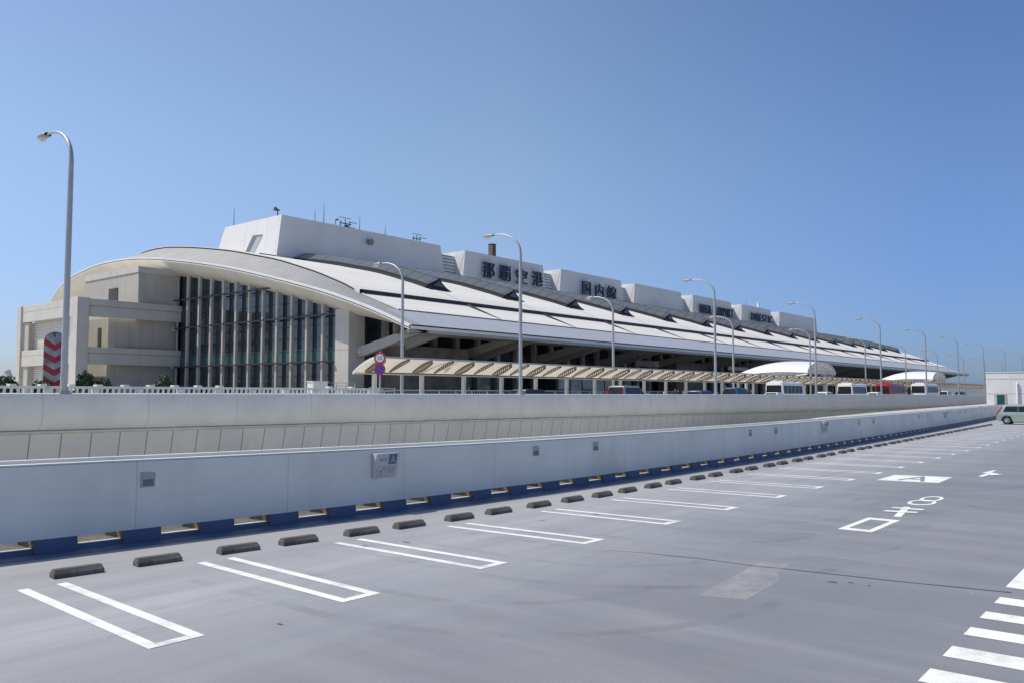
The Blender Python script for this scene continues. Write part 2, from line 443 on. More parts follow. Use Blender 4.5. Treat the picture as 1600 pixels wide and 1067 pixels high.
def tag(o, label=None, cat=None, group=None, kind=None):
    if label: o['label'] = label
    if cat: o['category'] = cat
    if group: o['group'] = group
    if kind: o['kind'] = kind
    return o
def thing(name, label, cat, loc=(0, 0, 0), group=None):
    o = bpy.data.objects.new(name, None)
    COL.objects.link(o)
    o.empty_display_size = 0.3
    o.location = loc
    return tag(o, label, cat, group)
def copy_tree(o, parent=None):
    c = o.copy(); COL.objects.link(c)
    if parent is not None: c.parent = parent
    for ch in [x for x in KIDS.get(o.name, [])]: copy_tree(ch, c)
    return c
KIDS = {}
def index_kids(root):
    for ch in root.children:
        KIDS.setdefault(root.name, []).append(ch); index_kids(ch)
def dup(root, loc, rz=0, label=None, group=None):
    if root.name not in KIDS: index_kids(root)
    c = copy_tree(root); c.location = loc; c.rotation_euler = (0, 0, rz)
    if label: c['label'] = label
    if group: c['group'] = group
    return c
def text_mesh(body, size, depth, fixed_w=None, fixed_h=None, weight=0.0):
    """lettering as a mesh in the local XY plane, lower left at 0,0, thickness along +Z"""
    cu = bpy.data.curves.new("lettering", 'FONT')
    cu.body = body; cu.size = size; cu.extrude = depth / 2; cu.resolution_u = 3
    cu.offset = weight
    ob = bpy.data.objects.new("lettering", cu)
    COL.objects.link(ob)
    dg = bpy.context.evaluated_depsgraph_get()
    me = bpy.data.meshes.new_from_object(ob.evaluated_get(dg))
    vs = [Vector(v.co) for v in me.vertices]
    fs = [tuple(p.vertices) for p in me.polygons]
    bpy.data.objects.remove(ob); bpy.data.curves.remove(cu); bpy.data.meshes.remove(me)
    x0 = min(v.x for v in vs); x1 = max(v.x for v in vs); y0 = min(v.y for v in vs); y1 = max(v.y for v in vs)
    sx = fixed_w / (x1 - x0) if fixed_w else 1.0
    sy = fixed_h / (y1 - y0) if fixed_h else 1.0
    return [Vector(((v.x - x0) * sx, (v.y - y0) * sy, v.z + depth / 2)) for v in vs], fs
def add_text(mb, body, origin, right, up, w, h, depth, mi=0, weight=0.0):
    vs, fs = text_mesh(body, 1.0, depth, w, h, weight)
    o = Vector(origin); r = Vector(right); u = Vector(up); n = r.cross(u)
    b = len(mb.v)
    mb.v += [tuple(o + r * v.x + u * v.y + n * v.z) for v in vs]
    for f in fs: mb.f.append(tuple(b + i for i in f)); mb.m.append(mi)
    return mb

# ================================================================== GROUND AND ROADS
g = MB(); R_ = 6000
g.face([(-R_, -R_, -7), (R_, -R_, -7), (R_, R_, -7), (-R_, R_, -7)])
tag(g.build("ground", M['ground']), kind='structure')

# ------------------------------------------------------------------ parking deck
WALL = [(-20, 15.6), (0, 13.6), (4.5, 13.1), (8.3, 12.6), (14.7, 12.15), (22, 12.05), (29.4, 12.1), (48, 12.75), (69.3, 13.75), (99.9, 15.6)]
def smooth_y(x):
    return sum(interp(x + k, WALL) for k in (-4, -2, 0, 2, 4)) / 5 if x < 95 else interp(x, WALL)
YW = smooth_y
XS = [-18 + i * 1.31 for i in range(90)] + [99.9]
XS = [x for x in XS if x <= 99.9]
deck = MB()
rows = [[(x, YW(x) + 0.80, 0.0) for x in XS], [(x, 8.0, 0.0) for x in XS], [(x, -45.0, 0.0) for x in XS]]
deck.grid(rows)
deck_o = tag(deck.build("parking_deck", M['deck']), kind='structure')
d2 = MB()
d2.grid([[(x, YW(x) + 0.80, -0.5) for x in XS], [(x, -45.0, -0.5) for x in XS]])
d2.grid([[(x, YW(x) + 0.795, -0.006) for x in XS], [(x, YW(x) + 0.795, -7) for x in XS]])
d2.box(99.9, 112, -45, 18.6, -7, -0.002)
d2.build("deck_slab", M['pale_slab'], deck_o)

# painted markings, sheets 4 mm above the deck
def sheet(name, polys, m, z=0.004):
    b = MB()
    for p in polys: b.face([(x, y, z) for x, y in p])
    return b.build(name, m, deck_o)
bl = MB()
bl.grid([[(x, YW(x) - 0.47, 0.004) for x in XS], [(x, YW(x) + 0.05, 0.004) for x in XS]])
bl.build("blue_gutter_strip", M['blue'], deck_o)
S_ = 0.92
UX = [4.80, 7.19, 9.67, 12.26, 14.98, 17.59, 20.37, 22.93]
UX = [x * S_ for x in UX]
while UX[-1] < 74: UX.append(UX[-1] + 2.45 + 0.006 * max(0, len(UX) - 8))
UX = [UX[0] - 2.25] + UX
ustart = [(4.5, 10.75), (7, 10.55), (9.5, 10.3), (11.5, 10.13), (16, 9.95), (28, 10.2), (42, 10.6), (75, 11.6)]
uend = [(0, 7.45), (25, 7.23), (40, 7.3), (75, 8.3)]
for x1 in UX:
    x0 = x1 - 0.56; w = 0.125
    y1 = interp(x0, ustart); y0 = interp(x0, uend)
    sk_ = interp(min(x0, 20), [(3.8, 0.14), (6.2, 0.12), (8.3, -0.01), (10.6, -0.12), (20, -0.12)])   # bays stay square to the bending wall
    sheet("bay_line", [[(x0, y0), (x0 + w, y0), (x0 + w + sk_, y1), (x0 + sk_, y1)],
                       [(x1 - w, y0), (x1, y0), (x1 + sk_, y1 - 0.02), (x1 - w + sk_, y1 - 0.02)],
                       [(x0 + w, y0), (x1 - w, y0), (x1 - w, y0 + w), (x0 + w, y0 + w)]], M['paint'])
# crosswalk and block marking on the right
cx0 = [7.36, 8.19, 9.04, 9.81, 10.60]
cx1 = [7.76, 8.57, 9.37, 10.14, 10.95]
cw = [[(a, -2.0), (b, -2.0), (b, 1.83), (a, 1.83)] for a, b in zip([5.7, 6.52] + cx0, [6.08, 6.94] + cx1)]
sheet("crosswalk_stripe", cw, M['paint'])
sheet("stop_bar", [[(11.54, -2.0), (14.6, -2.0), (14.6, 1.87), (11.54, 1.87)]], M['paint'])
# 8 km/h lettering, read when driving along +X :  8 / ki / ro
def dtext(name, polys): return sheet(name, polys, M['paint'])
ro = (14.62, 4.82, 16.45, 4.32)
X0, Y0, X1, Y1 = 14.58, 4.83, 16.42, 4.30
X0, Y0, X1, Y1 = 14.66, 4.85, 16.38, 4.29
w = 0.11
dtext("painted_ro", [[(X0, Y1), (X1, Y1), (X1, Y1 + w), (X0, Y1 + w)], [(X0, Y0 - w), (X1, Y0 - w), (X1, Y0), (X0, Y0)],
                     [(X0, Y1 + w), (X0 + 0.24, Y1 + w), (X0 + 0.24, Y0 - w), (X0, Y0 - w)],
                     [(X1 - 0.24, Y1 + w), (X1, Y1 + w), (X1, Y0 - w), (X1 - 0.24, Y0 - w)]])
kb = MB()
kb.face([(x, y, 0.004) for x, y in [(16.80, 4.39), (16.80, 4.52), (18.38, 4.75), (18.42, 4.62)]])
kb.face([(x, y, 0.008) for x, y in [(17.40, 4.88), (17.60, 4.87), (17.74, 4.30), (17.54, 4.30)]])
kb.face([(x, y, 0.008) for x, y in [(18.00, 4.90), (18.18, 4.89), (18.24, 4.30), (18.04, 4.31)]])
kb.build("painted_ki", M['paint'], deck_o)
eb = MB()
for cx_, cy_, rx, ry, zz in ((19.36, 4.63, 0.54, 0.26, 0.004), (20.12, 4.61, 0.55, 0.21, 0.008)):
    o_ = [(cx_ + rx * cos(t), cy_ + ry * sin(t)) for t in [2 * pi * k / 32 for k in range(32)]]
    i_ = [(cx_ + (rx - 0.17) * cos(t), cy_ + (ry - 0.07) * sin(t)) for t in [2 * pi * k / 32 for k in range(32)]]
    eb.grid([[(x, y, zz) for x, y in o_], [(x, y, zz) for x, y in i_]], closed=True)
eb.build("painted_eight", M['paint'], deck_o)
# white box with a dark A
sheet("letter_panel", [[(23.58, 6.75), (23.86, 5.29), (25.73, 5.35), (25.43, 6.78)]], M['paint'])
ab = MB(); add_text(ab, "A", (23.98, 6.36, 0.008), (0, -1, 0), (1, 0, 0), 0.70, 1.42, 0.0)
ab.build("painted_letter", M['deck'], deck_o)
ar_ = MB()
for zz, pl in ((0.004, [(26.44, 4.86), (26.41, 4.73), (27.9, 4.68), (28.0, 4.84)]), (0.008, [(27.6, 4.98), (27.6, 4.80), (28.8, 4.77), (28.82, 4.86)]), (0.012, [(28.0, 4.80), (27.3, 4.36), (26.95, 4.62), (27.6, 4.78)])):
    ar_.face([(x, y, zz) for x, y in pl])
ar_.build("painted_arrow", M['paint'], deck_o)
# old rubbed-out arrow, expansion joint, debris stains
def faded(name, col, lo, hi, amt, scale=2.0, stretch=(1, 1, 1)):
    m = mat(name, col, 0.75, 0.08, 2.0)
    t = m.node_tree; N, L = t.nodes, t.links
    tc = N.new("ShaderNodeTexCoord"); mp = N.new("ShaderNodeMapping"); mp.inputs["Scale"].default_value = stretch
    n = N.new("ShaderNodeTexNoise"); n.inputs["Scale"].default_value = scale; n.inputs["Detail"].default_value = 8; n.inputs["Roughness"].default_value = 0.7
    L.new(tc.outputs["Object"], mp.inputs[0]); L.new(mp.outputs[0], n.inputs["Vector"])
    r = N.new("ShaderNodeMapRange"); r.inputs[1].default_value = lo; r.inputs[2].default_value = hi; r.inputs[4].default_value = amt
    L.new(n.outputs["Fac"], r.inputs[0]); L.new(r.outputs[0], N["Principled BSDF"].inputs["Alpha"])
    return m
M['ghost'] = faded("rubbed_out_paint", (0.48, 0.48, 0.48), 0.25, 0.6, 0.55, 3.0)
M['tyre_mark'] = faded("tyre_rubber_mark", (0.075, 0.075, 0.08), 0.42, 0.75, 0.15, 1.3, (1, 1, 1))
sheet("erased_marking", [[(8.84, 4.51), (10.4, 4.66), (11.12, 4.71), (11.29, 4.37), (10.57, 4.28), (10.3, 4.12), (10.04, 4.07), (8.99, 4.0)]], M['ghost'], 0.003)
def tyre_track(pts, w=0.17):
    b = MB(); P = [Vector((x, y, 0.0022)) for x, y in pts]; rows = []
    for i, p in enumerate(P):
        d = (P[min(i + 1, len(P) - 1)] - P[max(0, i - 1)]).normalized(); n = Vector((-d.y, d.x, 0)) * w / 2
        rows.append([p - n, p + n])
    b.grid(rows); b.build("tyre_mark", M['tyre_mark'], deck_o)
rt_ = random.Random(4)
for bx in (5.6, 8.1, 10.4, 13.0, 15.7, 20.9):
    R0 = 3.4 + rt_.random()
    for dw in (0, 1.45):
        pts = [(bx + dw * 0.8, 9.7 - 2.4 * k / 6) for k in range(7)] + [(bx + dw * 0.8 + (R0 - dw) * (1 - cos(a)), 7.3 - (R0 - dw) * sin(a)) for a in [pi / 2 * k / 10 for k in range(1, 11)]]
        tyre_track(pts)
M['seal'] = mat("joint_sealant", (0.12, 0.118, 0.112), 0.8, 0.25, 2.0)
jp = [(10.5, 6.9), (10.67, 6.36), (10.81, 5.51), (10.82, 4.67), (10.89, 4.27), (11.04, 2.96), (11.26, 1.77)]
jb = MB(); jb.grid([[(x, y, 0.0035) for x, y in jp], [(x + 0.008 + 0.007 * k, y, 0.0035) for k, (x, y) in enumerate(jp)]])
jb.build("expansion_joint", M['seal'], deck_o)
for x, y, sx, sy in [(10.51, 3.56, .04, .07), (10.62, 3.37, .02, .05), (10.60, 3.15, .02, .02), (6.2, 10.2, .03, .12), (9.1, 9.6, .03, .1), (8.5, 9.85, .02, .08), (13.5, 9.0, .03, .1), (12.2, 9.3, .02, .08), (5.1, 7.2, .02, .05)]:
    poly = [(x + sx * (0.7 + 0.5 * random.random()) * cos(t), y + sy * (0.7 + 0.5 * random.random()) * sin(t)) for t in [2 * pi * k / 9 for k in range(9)]]
    sheet("oil_stain", [poly], M['seal'], 0.0035)

# ------------------------------------------------------------------ parking parapet
PH = 1.2
par = thing("parking_parapet", "long pale grey parapet wall with slots at its foot along the parking deck", "wall", (30, 12.5, 0))
def sweep(mb, prof, xs, mi=0, closed=True, top=None):
    mb.grid([[(x, YW(x) + dy, z) for dy, z in prof] for x in xs], mi, closed=closed)
PT = [(4.5, 1.27), (8, 1.24), (15, 1.19), (30, 1.17), (70, 1.18), (99.9, 1.18)]
def top_z(x): return interp(max(4.5, x), PT)
def sweep_h(prof, xs):
    return [[(x, YW(x) + dy, (top_z(x) + z) if z > -0.6 else (z + 1)) for dy, z in prof] for x in xs]
p = MB()
p.grid(sweep_h([(0, -0.80), (0, -0.012), (0.012, 0.0), (0.14, 0.0), (0.15, -0.012), (0.15, -0.80)], XS), closed=True)
p.build("wall_panel", M['panel'], par)
p = MB()
p.grid(sweep_h([(0.006, 0.004), (0.006, 0.022), (0.144, 0.022), (0.144, 0.004)], XS), closed=True)
p.build("inner_coping", M['wall_top'], par)
p = MB()
p.grid(sweep_h([(0.80, -7.9), (0.80, -0.02), (0.81, 0.03), (0.94, 0.03), (0.95, -0.02), (0.95, -7.9)], XS), closed=True)
p.build("outer_wall", M['panel'], par)
per = 1.225
k = 0
x = -6.0
while x < 98:
    pb = MB()
    y = YW(x + 0.3); y2 = YW(x + 0.65)
    pb.hexa([(x, y - 0.005, 0.004), (x + 0.58, y2 - 0.005, 0.004), (x + 0.58, y2 + 0.62, 0.004), (x, y + 0.62, 0.004),
             (x, y + 0.02, 0.20), (x + 0.58, y2 + 0.02, 0.20), (x + 0.58, y2 + 0.62, 0.20), (x, y + 0.62, 0.20)])
    pb.m[2] = 1
    pb.build("plinth", [M['scupper'], M['blue']], par)
    sb = MB()
    sb.hexa([(x + 0.58, y2 + 0.0, 0.002), (x + per, YW(x + per) + 0.0, 0.002), (x + per, YW(x + per) + 0.78, 0.002), (x + 0.58, y2 + 0.78, 0.002),
             (x + 0.58, y2 + 0.03, 0.075), (x + per, YW(x + per) + 0.03, 0.075), (x + per, YW(x + per) + 0.78, 0.075), (x + 0.58, y2 + 0.78, 0.075)])
    sb.m[2] = 1
    sb.build("scupper_sill", [M['sill'], M['blue']], par)
    x += per
WL = [6.60, 15.72, 18.15, 27.8, 30.2, 41.2, 43.8, 54.5, 57.2, 69.2, 72.0, 84.0]
for x in WL:
    y = YW(x); lb = MB()
    lb.box(x - 0.115, x + 0.115, y - 0.012, y + 0.02, 0.84, 1.07)
    o = lb.build("wall_light", M['fixture'], par)
    lb = MB(); lb.box(x - 0.085, x + 0.085, y - 0.016, y + 0.0, 0.86, 0.96)
    lb.build("light_recess", M['fixture_dark'], o)

def zone_sign(x, label, full):
    y = YW(x)
    r = thing("zone_sign", label, "sign", (x, y - 0.1, 0.65), "zone signs on the parapet")
    b = MB()
    w2, zt, zb = 0.30, 1.15, 0.665
    b.hexa([(x - w2, y - 0.03, zb), (x + w2, y - 0.03, zb), (x + w2, y - 0.002, zb), (x - w2, y - 0.002, zb),
            (x - w2, y - 0.14, zt), (x + w2, y - 0.14, zt), (x + w2, y - 0.002, zt), (x - w2, y - 0.002, zt)])
    b.build("sign_box", M['sign_grey'], r, bevel=0.008)
    rt = Vector((1, 0, 0)); up = Vector((0, -0.11, 0.485)).normalized(); nn = rt.cross(up)
    base = Vector((x - w2, y - 0.03, zb)) + nn * 0.004
    def P(a, c, lift=0.0): return base + rt * a + up * c + nn * lift
    def quad(mb, a0, a1, c0, c1, lift=0, mi=0): mb.face([P(a0, c0, lift), P(a1, c0, lift), P(a1, c1, lift), P(a0, c1, lift)], mi)
    q = MB(); quad(q, 0.33, 0.54, 0.27, 0.47); q.build("navy_square", M['sign_navy'], r)
    q = MB(); add_text(q, "A", P(0.365, 0.285, 0.004), rt, up, 0.14, 0.165, 0.001); q.build("letter", M['sign_grey'] if not full else M['fixture'], r)
    q = MB(); add_text(q, "RF", P(0.35, 0.09, 0.002), rt, up, 0.18, 0.13, 0.001); q.build("floor_letters", M['sign_pink'], r)
    q = MB()
    for a0, a1, c0, c1 in ((0.08, 0.30, 0.04, 0.048), (0.08, 0.30, 0.232, 0.24), (0.08, 0.088, 0.048, 0.232), (0.292, 0.30, 0.048, 0.232), (0.09, 0.29, 0.34, 0.40)): quad(q, a0, a1, c0, c1)
    q.face([P(a, c) for a, c in ((0.165, 0.07), (0.195, 0.07), (0.195, 0.13), (0.225, 0.13), (0.18, 0.185), (0.135, 0.13), (0.165, 0.13))])
    q.face([P(a, c) for a, c in ((0.20, 0.19), (0.215, 0.215), (0.26, 0.21), (0.28, 0.18), (0.25, 0.15), (0.235, 0.16))])
    q.build("pictogram", M['sign_pink'], r)
zone_sign(11.15, "nearest zone sign with A square, hanging on the parapet face", True)
zone_sign(35.8, "second zone sign along the parapet, about halfway to the green car", False)
zone_sign(63.0, "third and farthest zone sign on the parapet, near the green car", False)

# ------------------------------------------------------------------ wheel stops
stops = [(121, 248), (372, 468), (566, 640), (718, 778), (843, 890), (942, 982), (1024, 1058)]
SP = []
sx = [4.83, 5.85, 7.02, 8.0, 9.16, 10.17, 11.36, 12.44, 13.68, 14.82, 15.94, 17.05, 18.28, 19.35]
yst = [(4.8, 11.15), (7, 10.95), (9.2, 10.72), (11.4, 10.58), (16, 10.46), (28, 10.68), (39, 10.98), (70, 11.95)]
x = 20.75
while x < 70:
    sx += [x, x + 1.12]; x += 2.55
sb = MB()
pr = [(-0.095, 0), (0.095, 0), (0.09, 0.05), (0.055, 0.105), (-0.04, 0.105), (-0.09, 0.05)]
sb.prism([(-0.3, a, b) for a, b in pr], (0.6, 0, 0))
# tapered ends
for i, v in enumerate(sb.v):
    if v[2] > 0.1: sb.v[i] = (v[0] * 0.93, v[1], v[2])
names = ["first", "second", "third", "fourth", "fifth", "sixth", "seventh", "eighth", "ninth", "tenth", "eleventh", "twelfth", "thirteenth", "fourteenth", "fifteenth", "sixteenth", "seventeenth", "eighteenth", "nineteenth", "twentieth"]
so = None
for i, x in enumerate(sx):
    if so is None:
        so = sb.build("wheel_stop", M['stop'], bevel=0.004); o = so
        tag(so, cat="wheel stop", group="wheel stops along the parapet")
    else:
        o = so.copy(); COL.objects.link(o)
    y = interp(x, yst)
    o.location = (x, y, 0.001)
    o.rotation_euler = (0, 0, atan((interp(x + 1, yst) - interp(x - 1, yst)) / 2) + random.uniform(-.015, .015))
    if i < 20: o['label'] = "dark concrete wheel stop, %s from the left end of the row" % names[i]
    else: o['label'] = "small dark wheel stop in the distant half of the row towards the green car"

# ------------------------------------------------------------------ white stair tower
st = thing("stair_tower", "plain white flat-roofed stair tower at the far right end of the deck", "building", (103, 12, 0))
b = MB(); b.box(100, 108, 0, 17.3, 0.001, 4.53); b.build("wall", M['white_render'], st)
b = MB(); b.box(99.985, 99.999, 0, 17.3, 3.85, 3.89); b.box(99.985, 99.999, 0, 17.3, 2.32, 2.36); b.build("wall_groove", M['fixture'], st)
b = MB(); b.box(99.95, 108.05, -0.05, 17.35, 4.531, 4.60); b.build("coping", M['white_steel'], st)
b = MB(); b.box(99.93, 99.998, 15.48, 16.58, 1.05, 2.30); w_ = b.build("window", M['mullion'], st)
b = MB(); b.box(99.915, 99.929, 15.62, 16.32, 1.18, 2.22); b.build("pane", M['teal_door'], w_)
b = MB(); b.tube([(99.86, 14.45, 0.01), (99.86, 14.45, 3.3), (99.90, 14.45, 3.42), (100.1, 14.45, 3.45)], 0.09, 10); b.build("downpipe", M['white_steel'], st, smooth=True)

# ------------------------------------------------------------------ viaduct
VX = [-40 + 2 * i for i in range(180)]
def vz(x, z):
    if z > 1.5: return z - 0.0010 * (x - 12)
    return z - 0.0064 * max(-20, min(120, x - 12))
via = thing("elevated_viaduct", "long smooth concrete viaduct with curved pale underside in front of the terminal", "viaduct", (60, 36, -7))
def vs(prof, m, name, smooth=True, closed=False):
    b = MB(); b.grid([[(x, y, vz(x, z)) for y, z in prof] for x in VX], closed=closed)
    return b.build(name, m, via, smooth=smooth)
vs([(35.05, 1.05), (35.05, 2.30), (35.03, 2.335), (34.72, 2.335), (34.66, 2.31), (34.60, 2.15), (34.57, 1.9), (34.56, 1.6), (34.60, 1.35), (34.68, 1.15), (34.80, 0.98), (34.97, 0.87)], M['viaduct'], "barrier")
vs([(35.0, 0.87), (34.82, 0.865), (34.80, 0.80), (34.95, 0.74), (35.1, 0.74)], M['trim'], "trim_ledge", False)
vs([(35.0, 0.755), (35.06, 0.4), (35.14, 0.0), (35.25, -0.4), (35.45, -0.9), (35.8, -1.5), (36.4, -2.1), (37.4, -2.6), (39, -2.9), (46, -3.0)], M['hull'], "hull_panel")
b = MB(); b.box(-40, 318, 46.1, 51.8, -3.0, 0.9); b.build("deck_girder", M['pale_slab'], via)
for xx in range(-20, 316, 28):
    b = MB(); b.box(xx - 1.2, xx + 1.2, 39, 46, -7.0, -2.95); b.build("pier", M['pale_slab'], via, bevel=0.2)
rd = MB(); rd.face([(-40, 35.05, 1.08), (318, 35.05, 0.80), (318, 40, 0.80), (-40, 40, 1.08)])
tag(rd.build("road", M['bright_road']), kind='structure')
rd = MB(); rd.box(-200, 98, 44.2, 230, 0.4, 0.95)  # unseen ground, kept pale here to bounce light onto the end block
tag(rd.build("road", M['bright_road']), kind='structure')
rd = MB(); rd.box(98.002, 460, 44.2, 230, 0.4, 0.95)
tag(rd.build("road", M['road']), kind='structure')
rd = MB(); rd.box(-200, 460, 13.5, 44, -6.8, -4.2)  # unseen lower ground, added pale to bounce light onto the viaduct face
tag(rd.build("road", M['bright_road']), kind='structure')
pv = MB(); pv.box(30, 300, 40.0, 44.2, 0.4, 1.18)
tag(pv.build("pavement", M['pale_slab']), kind='structure')
pv = MB(); pv.box(60, 440, 72, 140, 0.5, 1.12)
tag(pv.build("pavement", M['dark_slab']), kind='structure')

# low pale ramp added to stand in for rippled light under the viaduct
rp = thing("light_patch_ramp", "pale ramp added to stand in for rippled light on the viaduct underside at right", "ramp", (120, 27, -7))
b = MB()
ra = [(66, -1.8), (78, -0.62), (90, -0.2), (110, 0.0), (140, 0.2), (240, 0.75), (300, 0.9)]
b.grid([[(x, 22.5, -7), (x, 22.5, z), (x, 31.5, z), (x, 31.5, -7)] for x, z in ra])
b.build("ramp_slab", M['pale_slab'], rp)

# ------------------------------------------------------------------ lamps
def make_lamp(H, arm, base=True):
    r = thing("street_lamp", "", "street lamp")
    b = MB()
    path = [(0, 0, 0.02)] + [(0, 0, H * t) for t in (0.25, 0.5, 0.7)]
    zc = H - 1.55
    path += [(0, 0, zc - 0.3), (0, 0.0, zc)]
    for t in [i / 8 for i in range(1, 9)]:
        a = t * pi / 2
        path.append((0, (arm - 0.9) * 0.92 * (1 - cos(a)), zc + 1.52 * sin(a)))
    path.append((0, arm - 0.78, H - 0.05))
    n = len(path)
    rad = [0.13 - 0.078 * min(1, i / (n - 4)) for i in range(n)]
    b.tube(path, rad, 12)
    b.build("pole", M['steel'], r, smooth=True)
    b = MB()
    # luminaire: flattened teardrop
    rows = []
    for i in range(9):
        t = i / 8
        y = arm - 0.92 + 0.95 * t
        wd = 0.17 * sin(pi * min(1, 0.18 + 0.82 * t) ** 0.9) ** 0.7 + 0.03 if t < 1 else 0.02
        hh = 0.11 * sin(pi * min(1, 0.25 + 0.75 * t)) + 0.03
        rows.append([(wd * cos(a), y, H - 0.05 + (hh if sin(a) > 0 else 0.05) * sin(a)) for a in [2 * pi * k / 12 for k in range(12)]])
    b.grid(rows, closed=True)
    hd = b.build("lamp_head", M['lamp_grey'], r, smooth=True)
    b = MB(); rows = []
    for i in range(6):
        a = i / 5 * pi / 2
        rows.append([(0.14 * cos(a) * cos(t), arm - 0.38 + 0.27 * cos(a) * sin(t), H - 0.085 - 0.17 * sin(a)) for t in [2 * pi * k / 14 for k in range(14)]])
    b.grid(rows, closed=True); b.build("lens", M['lens'], hd, smooth=True)
    b = MB()
    b.box(-0.22, 0.22, -0.22, 0.22, 0, 0.03)
    for a in range(4):
        c, s = cos(a * pi / 2 + pi / 4), sin(a * pi / 2 + pi / 4)
        b.prism([(c * 0.10 - s * .01, s * 0.10 + c * .01, 0.03), (c * 0.27 - s * .01, s * 0.27 + c * .01, 0.03), (c * 0.10 - s * .01, s * 0.10 + c * .01, 0.33)], (s * .02, -c * .02, 0))
    b.build("base_plate", M['steel'], r)
    b = MB(); b.box(-0.05, 0.05, -0.135, -0.10, 0.55, 0.95); b.build("hatch", M['fixture'], r)
    return r
L1X = [14.35, 43.35, 72.5, 99.1, 125.4, 151.1, 175.2, 199.75]
while L1X[-1] < 290: L1X.append(L1X[-1] + 25.3)
l1lab = ["tallest curved street lamp, at the far left in front of the terminal's end block",
         "street lamp on the viaduct barrier rising across the 空港 characters of the rooftop sign",
         "front street lamp rising across the NAHA AIRPORT letters",
         "front street lamp standing right beside the first white bus",
         "front street lamp in front of the red bus",
         "front street lamp in front of the rearmost white bus",
         "front street lamp standing against the terminal's far roof tip",
         "front street lamp whose arm shows just left of the white stair tower"]
lamp1 = make_lamp(10.95, 3.3)
for i, x in enumerate(L1X):
    o = lamp1 if i == 0 else dup(lamp1, (0, 0, 0))
    o.location = (x, 34.87, 2.337 - 0.001 * (x - 12))
    o['group'] = "street lamps on the viaduct barrier"
    o['label'] = l1lab[i] if i < 8 else "distant front-row street lamp showing above the white stair tower"
lamp2 = make_lamp(10.6, 3.2)
L2X = [40.6, 68.2, 95.1, 121.1, 147.2, 172.5, 198.0, 224, 250, 276]
l2lab = ["rear-row street lamp behind the canopy, at the terminal's front roof corner",
         "rear-row street lamp rising across the 国内線 characters",
         "rear-row street lamp just right of the NAHA AIRPORT lamp",
         "rear-row street lamp standing before the first white vault",
         "rear-row street lamp between the second white bus and the red bus",
         "rear-row street lamp before the second white vault",
         "rear-row street lamp whose head is seen right of the second vault's tip"]
for i, x in enumerate(L2X):
    o = lamp2 if i == 0 else dup(lamp2, (0, 0, 0))
    o.location = (x, 43.4, 1.185)
    o['group'] = "street lamps behind the canopy"
    o['label'] = l2lab[i] if i < 7 else "faint rear-row street lamp far right beyond the roof tip"

# ================================================================== TERMINAL
T = thing("terminal_building", "long low airport terminal with curved white roof, rooftop blocks and tall glazed end wall", "airport terminal", (250, 130, 1))
XA, XM, XE = 77.1, 82.0, 428.0
ARC = [(81.02, 11.35), (89.45, 14.45), (100.25, 17.73), (112.43, 20.73), (126.24, 23.76), (139.8, 26.12), (150.19, 27.6), (159.18, 28.47), (168.81, 28.75), (176.48, 28.39), (185.49, 27.19), (192.04, 24.95), (195.33, 22.4), (197.0, 20.0)]
MAIN = [(81.02, 11.5), (88.5, 14.3), (96.5, 17.2), (100, 18.75), (103.5, 20.05), (107.5, 21.45), (111.7, 22.7), (118, 24.5), (125.3, 26.1), (132, 27.5), (140.8, 28.95), (148.8, 30.05), (156, 30.75), (163, 30.75), (170, 29.8), (176.48, 28.5), (185.49, 27.3), (192.04, 25.05), (195.33, 22.5), (197.0, 20.1)]
def catmull(pts, n=6):
    P = [pts[0]] + pts + [pts[-1]]; out = []
    for i in range(1, len(P) - 2):
        for k in range(n):
            t = k / n
            r = []
            for c in (0, 1):
                a, b_, c_, d = P[i - 1][c], P[i][c], P[i + 1][c], P[i + 2][c]
                r.append(0.5 * (2 * b_ + (c_ - a) * t + (2 * a - 5 * b_ + 4 * c_ - d) * t * t + (3 * b_ - a - 3 * c_ + d) * t ** 3))
            out.append(tuple(r))
    out.append(pts[-1]); return out
ARCS = catmull(ARC); MAINS = catmull(MAIN)
def arc(y): return interp(y, ARCS)
def mz(y): return interp(y, MAINS)
def yr(a, b, n): return [a + (b - a) * i / n for i in range(n + 1)]
def sheet_roof(name, m, x0, x1, ys, zf, thick=0.25, parent=T):
    b = MB()
    b.grid([[(x0, y, zf(y)) for y in ys], [(x1, y, zf(y)) for y in ys], [(x1, y, zf(y) - thick) for y in ys], [(x0, y, zf(y) - thick) for y in ys], [(x0, y, zf(y)) for y in ys]])
    return b.build(name, m, parent, smooth=True)
# eave strip, lower white roof, upper white roof
sheet_roof("eave_roof", M['roof_eave'], XM - 2.2, XE - 3, yr(81.05, 88.6, 6), lambda y: mz(y), 0.2)
sheet_roof("lower_roof", M['roof_white'], XM - 0.1, XE - 4, yr(88.45, 96.5, 6), lambda y: mz(y) + 0.16 , 0.14)
sheet_roof("upper_roof", M['roof_white'], XM, XE - 5, yr(97.0, 196.5, 50), lambda y: mz(y) + 0.30, 0.35)
# eave edge: black line, pale gutter, soffit lip
b = MB(); b.box(XA + 0.3, XE, 80.86, 81.04, 11.32, 11.52); b.build("drip_edge", M['black'], T)
b = MB(); b.box(XA + 0.2, XE, 80.80, 81.3, 10.92, 11.315); b.build("eave_fascia", M['fascia_white'], T)
b = MB(); b.box(XA + 3.5, XE, 80.9, 81.3, 10.50, 10.918); b.build("eave_lip", M['soffit'], T)
b = MB(); b.grid([[(XA + 3.4, 81.3, 10.5), (XA + 3.4, 88.0, 10.75), (XA + 3.4, 88.0, 13.2), (XA + 3.4, 97.2, 14.3)], [(XE, 81.3, 10.5), (XE, 88.0, 10.75), (XE, 88.0, 13.2), (XE, 97.2, 14.3)]])
b.build("eave_soffit", M['soffit'], T)
